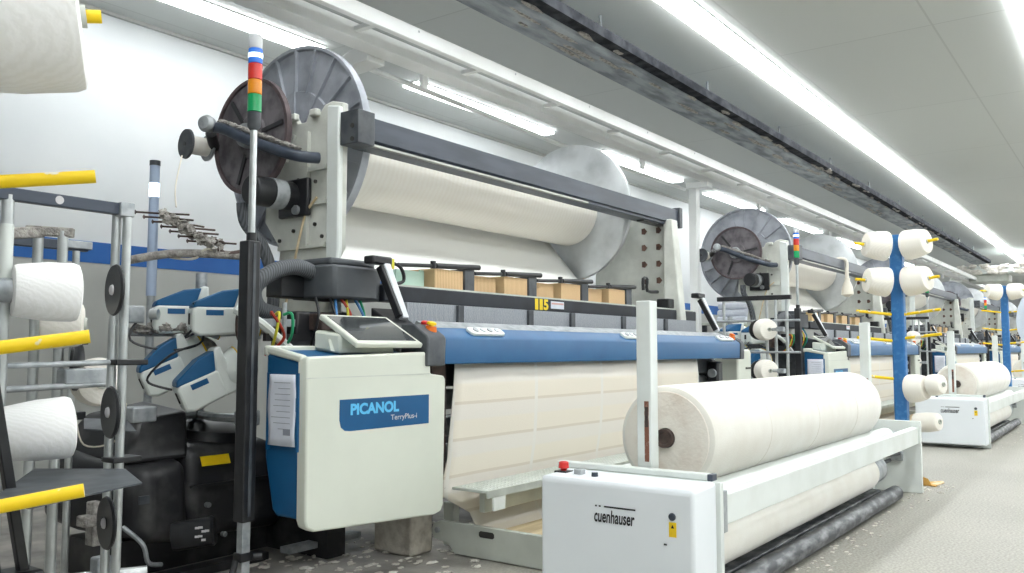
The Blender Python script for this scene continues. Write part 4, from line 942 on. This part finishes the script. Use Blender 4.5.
for k, nm in ((1, 'nearer'), (2, 'farther')):
    x = 0.50 + PITCH*k; y = 1.39
    cone_post(x, y, D2, 'tall blue post with yellow pegs of yarn cones, %s of the two in view' % nm, LV, 'blue cone posts')
    gg = 'yarn cones on the blue posts'
    for (s, z, pl) in (('R', 1.62, 'top right'), ('L', 1.62, 'top left'), ('R', 1.36, 'second right'), ('L', 1.36, 'second left')):
        if k == 2 and z < 1.5: continue
        peg_cone(x, y, z, D2[s], 0.108, 0.088, 0.16, 'cream yarn cone on the %s peg of the %s blue post' % (pl, nm), gg)
    if k == 1:
        peg_cone(x, y, 0.60, D2['R'], 0.10, 0.085, 0.13, 'wide cream yarn cone on a low right peg of the nearer blue post', gg, start=0.06)
        peg_cone(x, y, 0.615, D2['R'], 0.072, 0.068, 0.10, 'slim cream yarn cone in front of the wide one, low on the nearer blue post', gg, start=0.205)
        peg_cone(x, y, 0.36, D2['R'], 0.066, 0.062, 0.17, 'small cream yarn cone on the lowest peg of the nearer blue post', gg, start=0.10)
# a cone at the right edge, on a post just out of view
RX, RY = 4.04, 0.07
cone_post(RX, RY, {'R': (-0.59, 0.81), 'L': (0.59, -0.81)}, 'cone stand at the right edge holding the pale bluish white cone', [('R', 0.975), ('L', 0.975)], 'blue cone posts', 0.28)
peg_cone(RX, RY, 0.975, (-0.59, 0.81), 0.095, 0.108, 0.2, 'pale bluish white yarn cone cut off by the right edge', 'yarn cones on the blue posts', 'coneblue', start=0.13)

# ------------------------------------------------------------------ odds and ends
f = thing('status_lamp_column', 'slim frosted column lamp with one bright white light by the left wall', 'column lamp', (2.37, 3.98, 0))
MB().cyl((2.37, 3.98, 0), (2.37, 3.98, 1.15), 0.02).build('lamp_pole', 'steel', f)
MB().cyl((2.37, 3.98, 1.15), (2.37, 3.98, 1.81), 0.024).build('frosted_tube', 'frost', f)
MB().cyl((2.37, 3.98, 1.65), (2.37, 3.98, 1.72), 0.0248).build('lit_segment', 'led', f)
MB().cyl((2.37, 3.98, 1.81), (2.37, 3.98, 1.835), 0.026).build('lamp_cap', 'darkgrey', f)

o = MB().prism([(6.12, 1.22, 0.003), (6.26, 1.18, 0.003), (6.36, 1.10, 0.003), (6.30, 1.08, 0.003), (6.10, 1.10, 0.003)], (0, 0, 0.006))
o.hull([V(p) for p in ((6.12, 1.22, 0.008), (6.26, 1.19, 0.008), (6.10, 1.12, 0.008))], [V(p) for p in ((6.12, 1.22, 0.07), (6.2, 1.2, 0.05), (6.10, 1.14, 0.05))])
tag(o.build('cardboard_scrap', 'card', None, loc=(6.2, 1.15, 0.003)), 'torn yellow brown cardboard scrap on the aisle floor by the batcher end', 'cardboard scrap')

# cotton fluff on the floor
mb = MB()
for i in range(600):
    q = random.random()
    if q < 0.55: x, y = random.uniform(1.7, 3.5), random.uniform(2.2, 3.0)
    elif q < 0.75: x, y = random.uniform(5.85, 6.2), random.uniform(1.0, 1.35)
    elif q < 0.85: x, y = random.uniform(8.5, 12.2), random.uniform(0.95, 1.2)
    else: x, y = random.uniform(2.9, 6), random.uniform(1.02, 1.16)
    s = random.uniform(0.003, 0.016) * (1 if q < 0.55 else 0.6)
    mb.blob((x, y, 0.002), s*random.uniform(0.8, 2), s, s*0.35, 9, 0.5)
tag(mb.build('cotton_fluff', 'lintwhite', None, loc=(2.6, 2.6, 0)), 'grey cotton fluff scattered on the dirty floor under the machines', 'lint', kind='stuff')

# hanging waste yarn knotted on the second loom's beam
f = thing('yarn_hank', 'white knotted yarn hank hanging from the black beam of the second loom', 'yarn hank', (10.4, 2.74, 1.5))
xh = 10.40
MB().tube([(xh, 2.90, 1.94), (xh, 2.80, 1.955), (xh, 2.745, 1.92), (xh-0.01, 2.74, 1.8), (xh-0.02, 2.735, 1.70)], 0.022).build('loop', 'thread', f)
MB().lathe((xh-0.02, 2.735, 1.50), (0, 0, 1), [(0, 0.02), (0.03, 0.07), (0.12, 0.06), (0.19, 0.03), (0.22, 0.035)], 14).build('tassel', 'thread', f)
# folded bales and boxes on a table behind the second loom
f = thing('work_table', 'tall grey table against the back wall behind the second creel', 'table', (13.3, 5.2, 0))
MB().box(12.4, 14.9, 4.85, 5.55, 1.26, 1.30).build('tabletop', 'greypaint', f, 0.004)
for x in (12.5, 14.8):
    for y in (4.95, 5.45): MB().box(x-0.03, x+0.03, y-0.03, y+0.03, 0, 1.26).build('leg', 'darkgrey', f)
for i in range(3):
    o = MB().box(12.95+0.03*i, 13.75-0.03*i, 4.95, 5.45, 1.302+0.11*i, 1.41+0.11*i).build('cloth_bale', 'paper', None, 0.035, 3, loc=(13.3, 5.2, 1.302+0.11*i))
    tag(o, 'folded pale cloth bale on the back table, %s of its stack' % ('lowest', 'middle one', 'topmost')[i], 'cloth bale', 'cloth bales on the back table')
o = MB().box(13.95, 14.4, 4.95, 5.3, 1.302, 1.58).build('black_crate', 'blackdust', None, 0.02, loc=(14.1, 5.1, 1.302))
tag(o, 'black crate on the back table beside the folded bales', 'crate')
# overhead cleaner at the far end
f = thing('overhead_cleaner', 'lint covered white overhead travelling cleaner far down the hall', 'cleaner', (25.2, 3.0, 2.3))
MB().box(24.6, 25.8, 1.9, 4.1, 2.82, 3.02).build('cleaner_body', 'white', f, 0.05, 3)
MB().box(24.8, 25.6, 2.6, 3.5, 2.62, 2.82).build('fan_box', 'greypaint', f, 0.04, 3)
MB().tube([(25.2, 2.0, 2.95), (25.2, 1.4, 2.97), (25.2, 0.7, 3.02), (25.2, 0.0, 3.05)], 0.07, 12).build('air_hose', 'white', f)
MB().box(25.0, 25.4, 2.84, 3.36, 3.02, 3.07).build('trolley', 'darkgrey', f)
MB().tube([(25.2, 3.9, 2.85), (25.2, 4.1, 2.4), (25.2, 4.1, 1.9)], 0.06, 12).build('air_hose', 'greypaint', f)
mb = MB()
for i in range(40): mb.blob((24.6, random.uniform(1.9, 4.0), random.uniform(2.82, 3.04)), 0.05, 0.1, 0.05, 8, 0.4)
o = mb.build('lint_tufts', 'lintwhite', f); o['kind'] = 'stuff'

# ------------------------------------------------------------------ world, camera, view
w = bpy.data.worlds.new('world'); SC.world = w; w.use_nodes = True
w.node_tree.nodes['Background'].inputs['Color'].default_value = (0.85, 0.92, 1.0, 1)
w.node_tree.nodes['Background'].inputs['Strength'].default_value = 0.3
cam = bpy.data.cameras.new('camera'); co = bpy.data.objects.new('camera', cam); COL.objects.link(co); SC.camera = co
F = 853.72
cam.sensor_width = 36.0; cam.lens = F*36.0/1024.0; cam.clip_start = 0.02; cam.clip_end = 200
X_ = V((0.59149026, -0.80631215, 0.0)); U_ = V((-0.05980833, -0.04387388, 0.99724523)); D_ = V((0.80409094, 0.58986084, 0.07417516))
mw = Matrix(((X_.x, U_.x, -D_.x, 0), (X_.y, U_.y, -D_.y, 0), (X_.z, U_.z, -D_.z, 0.88), (0, 0, 0, 1)))
co.matrix_world = mw
SC.view_settings.view_transform = 'Standard'; SC.view_settings.look = 'None'
SC.view_settings.gamma = 1.0; SC.view_settings.use_curve_mapping = False
SC.view_settings.exposure = 0.48
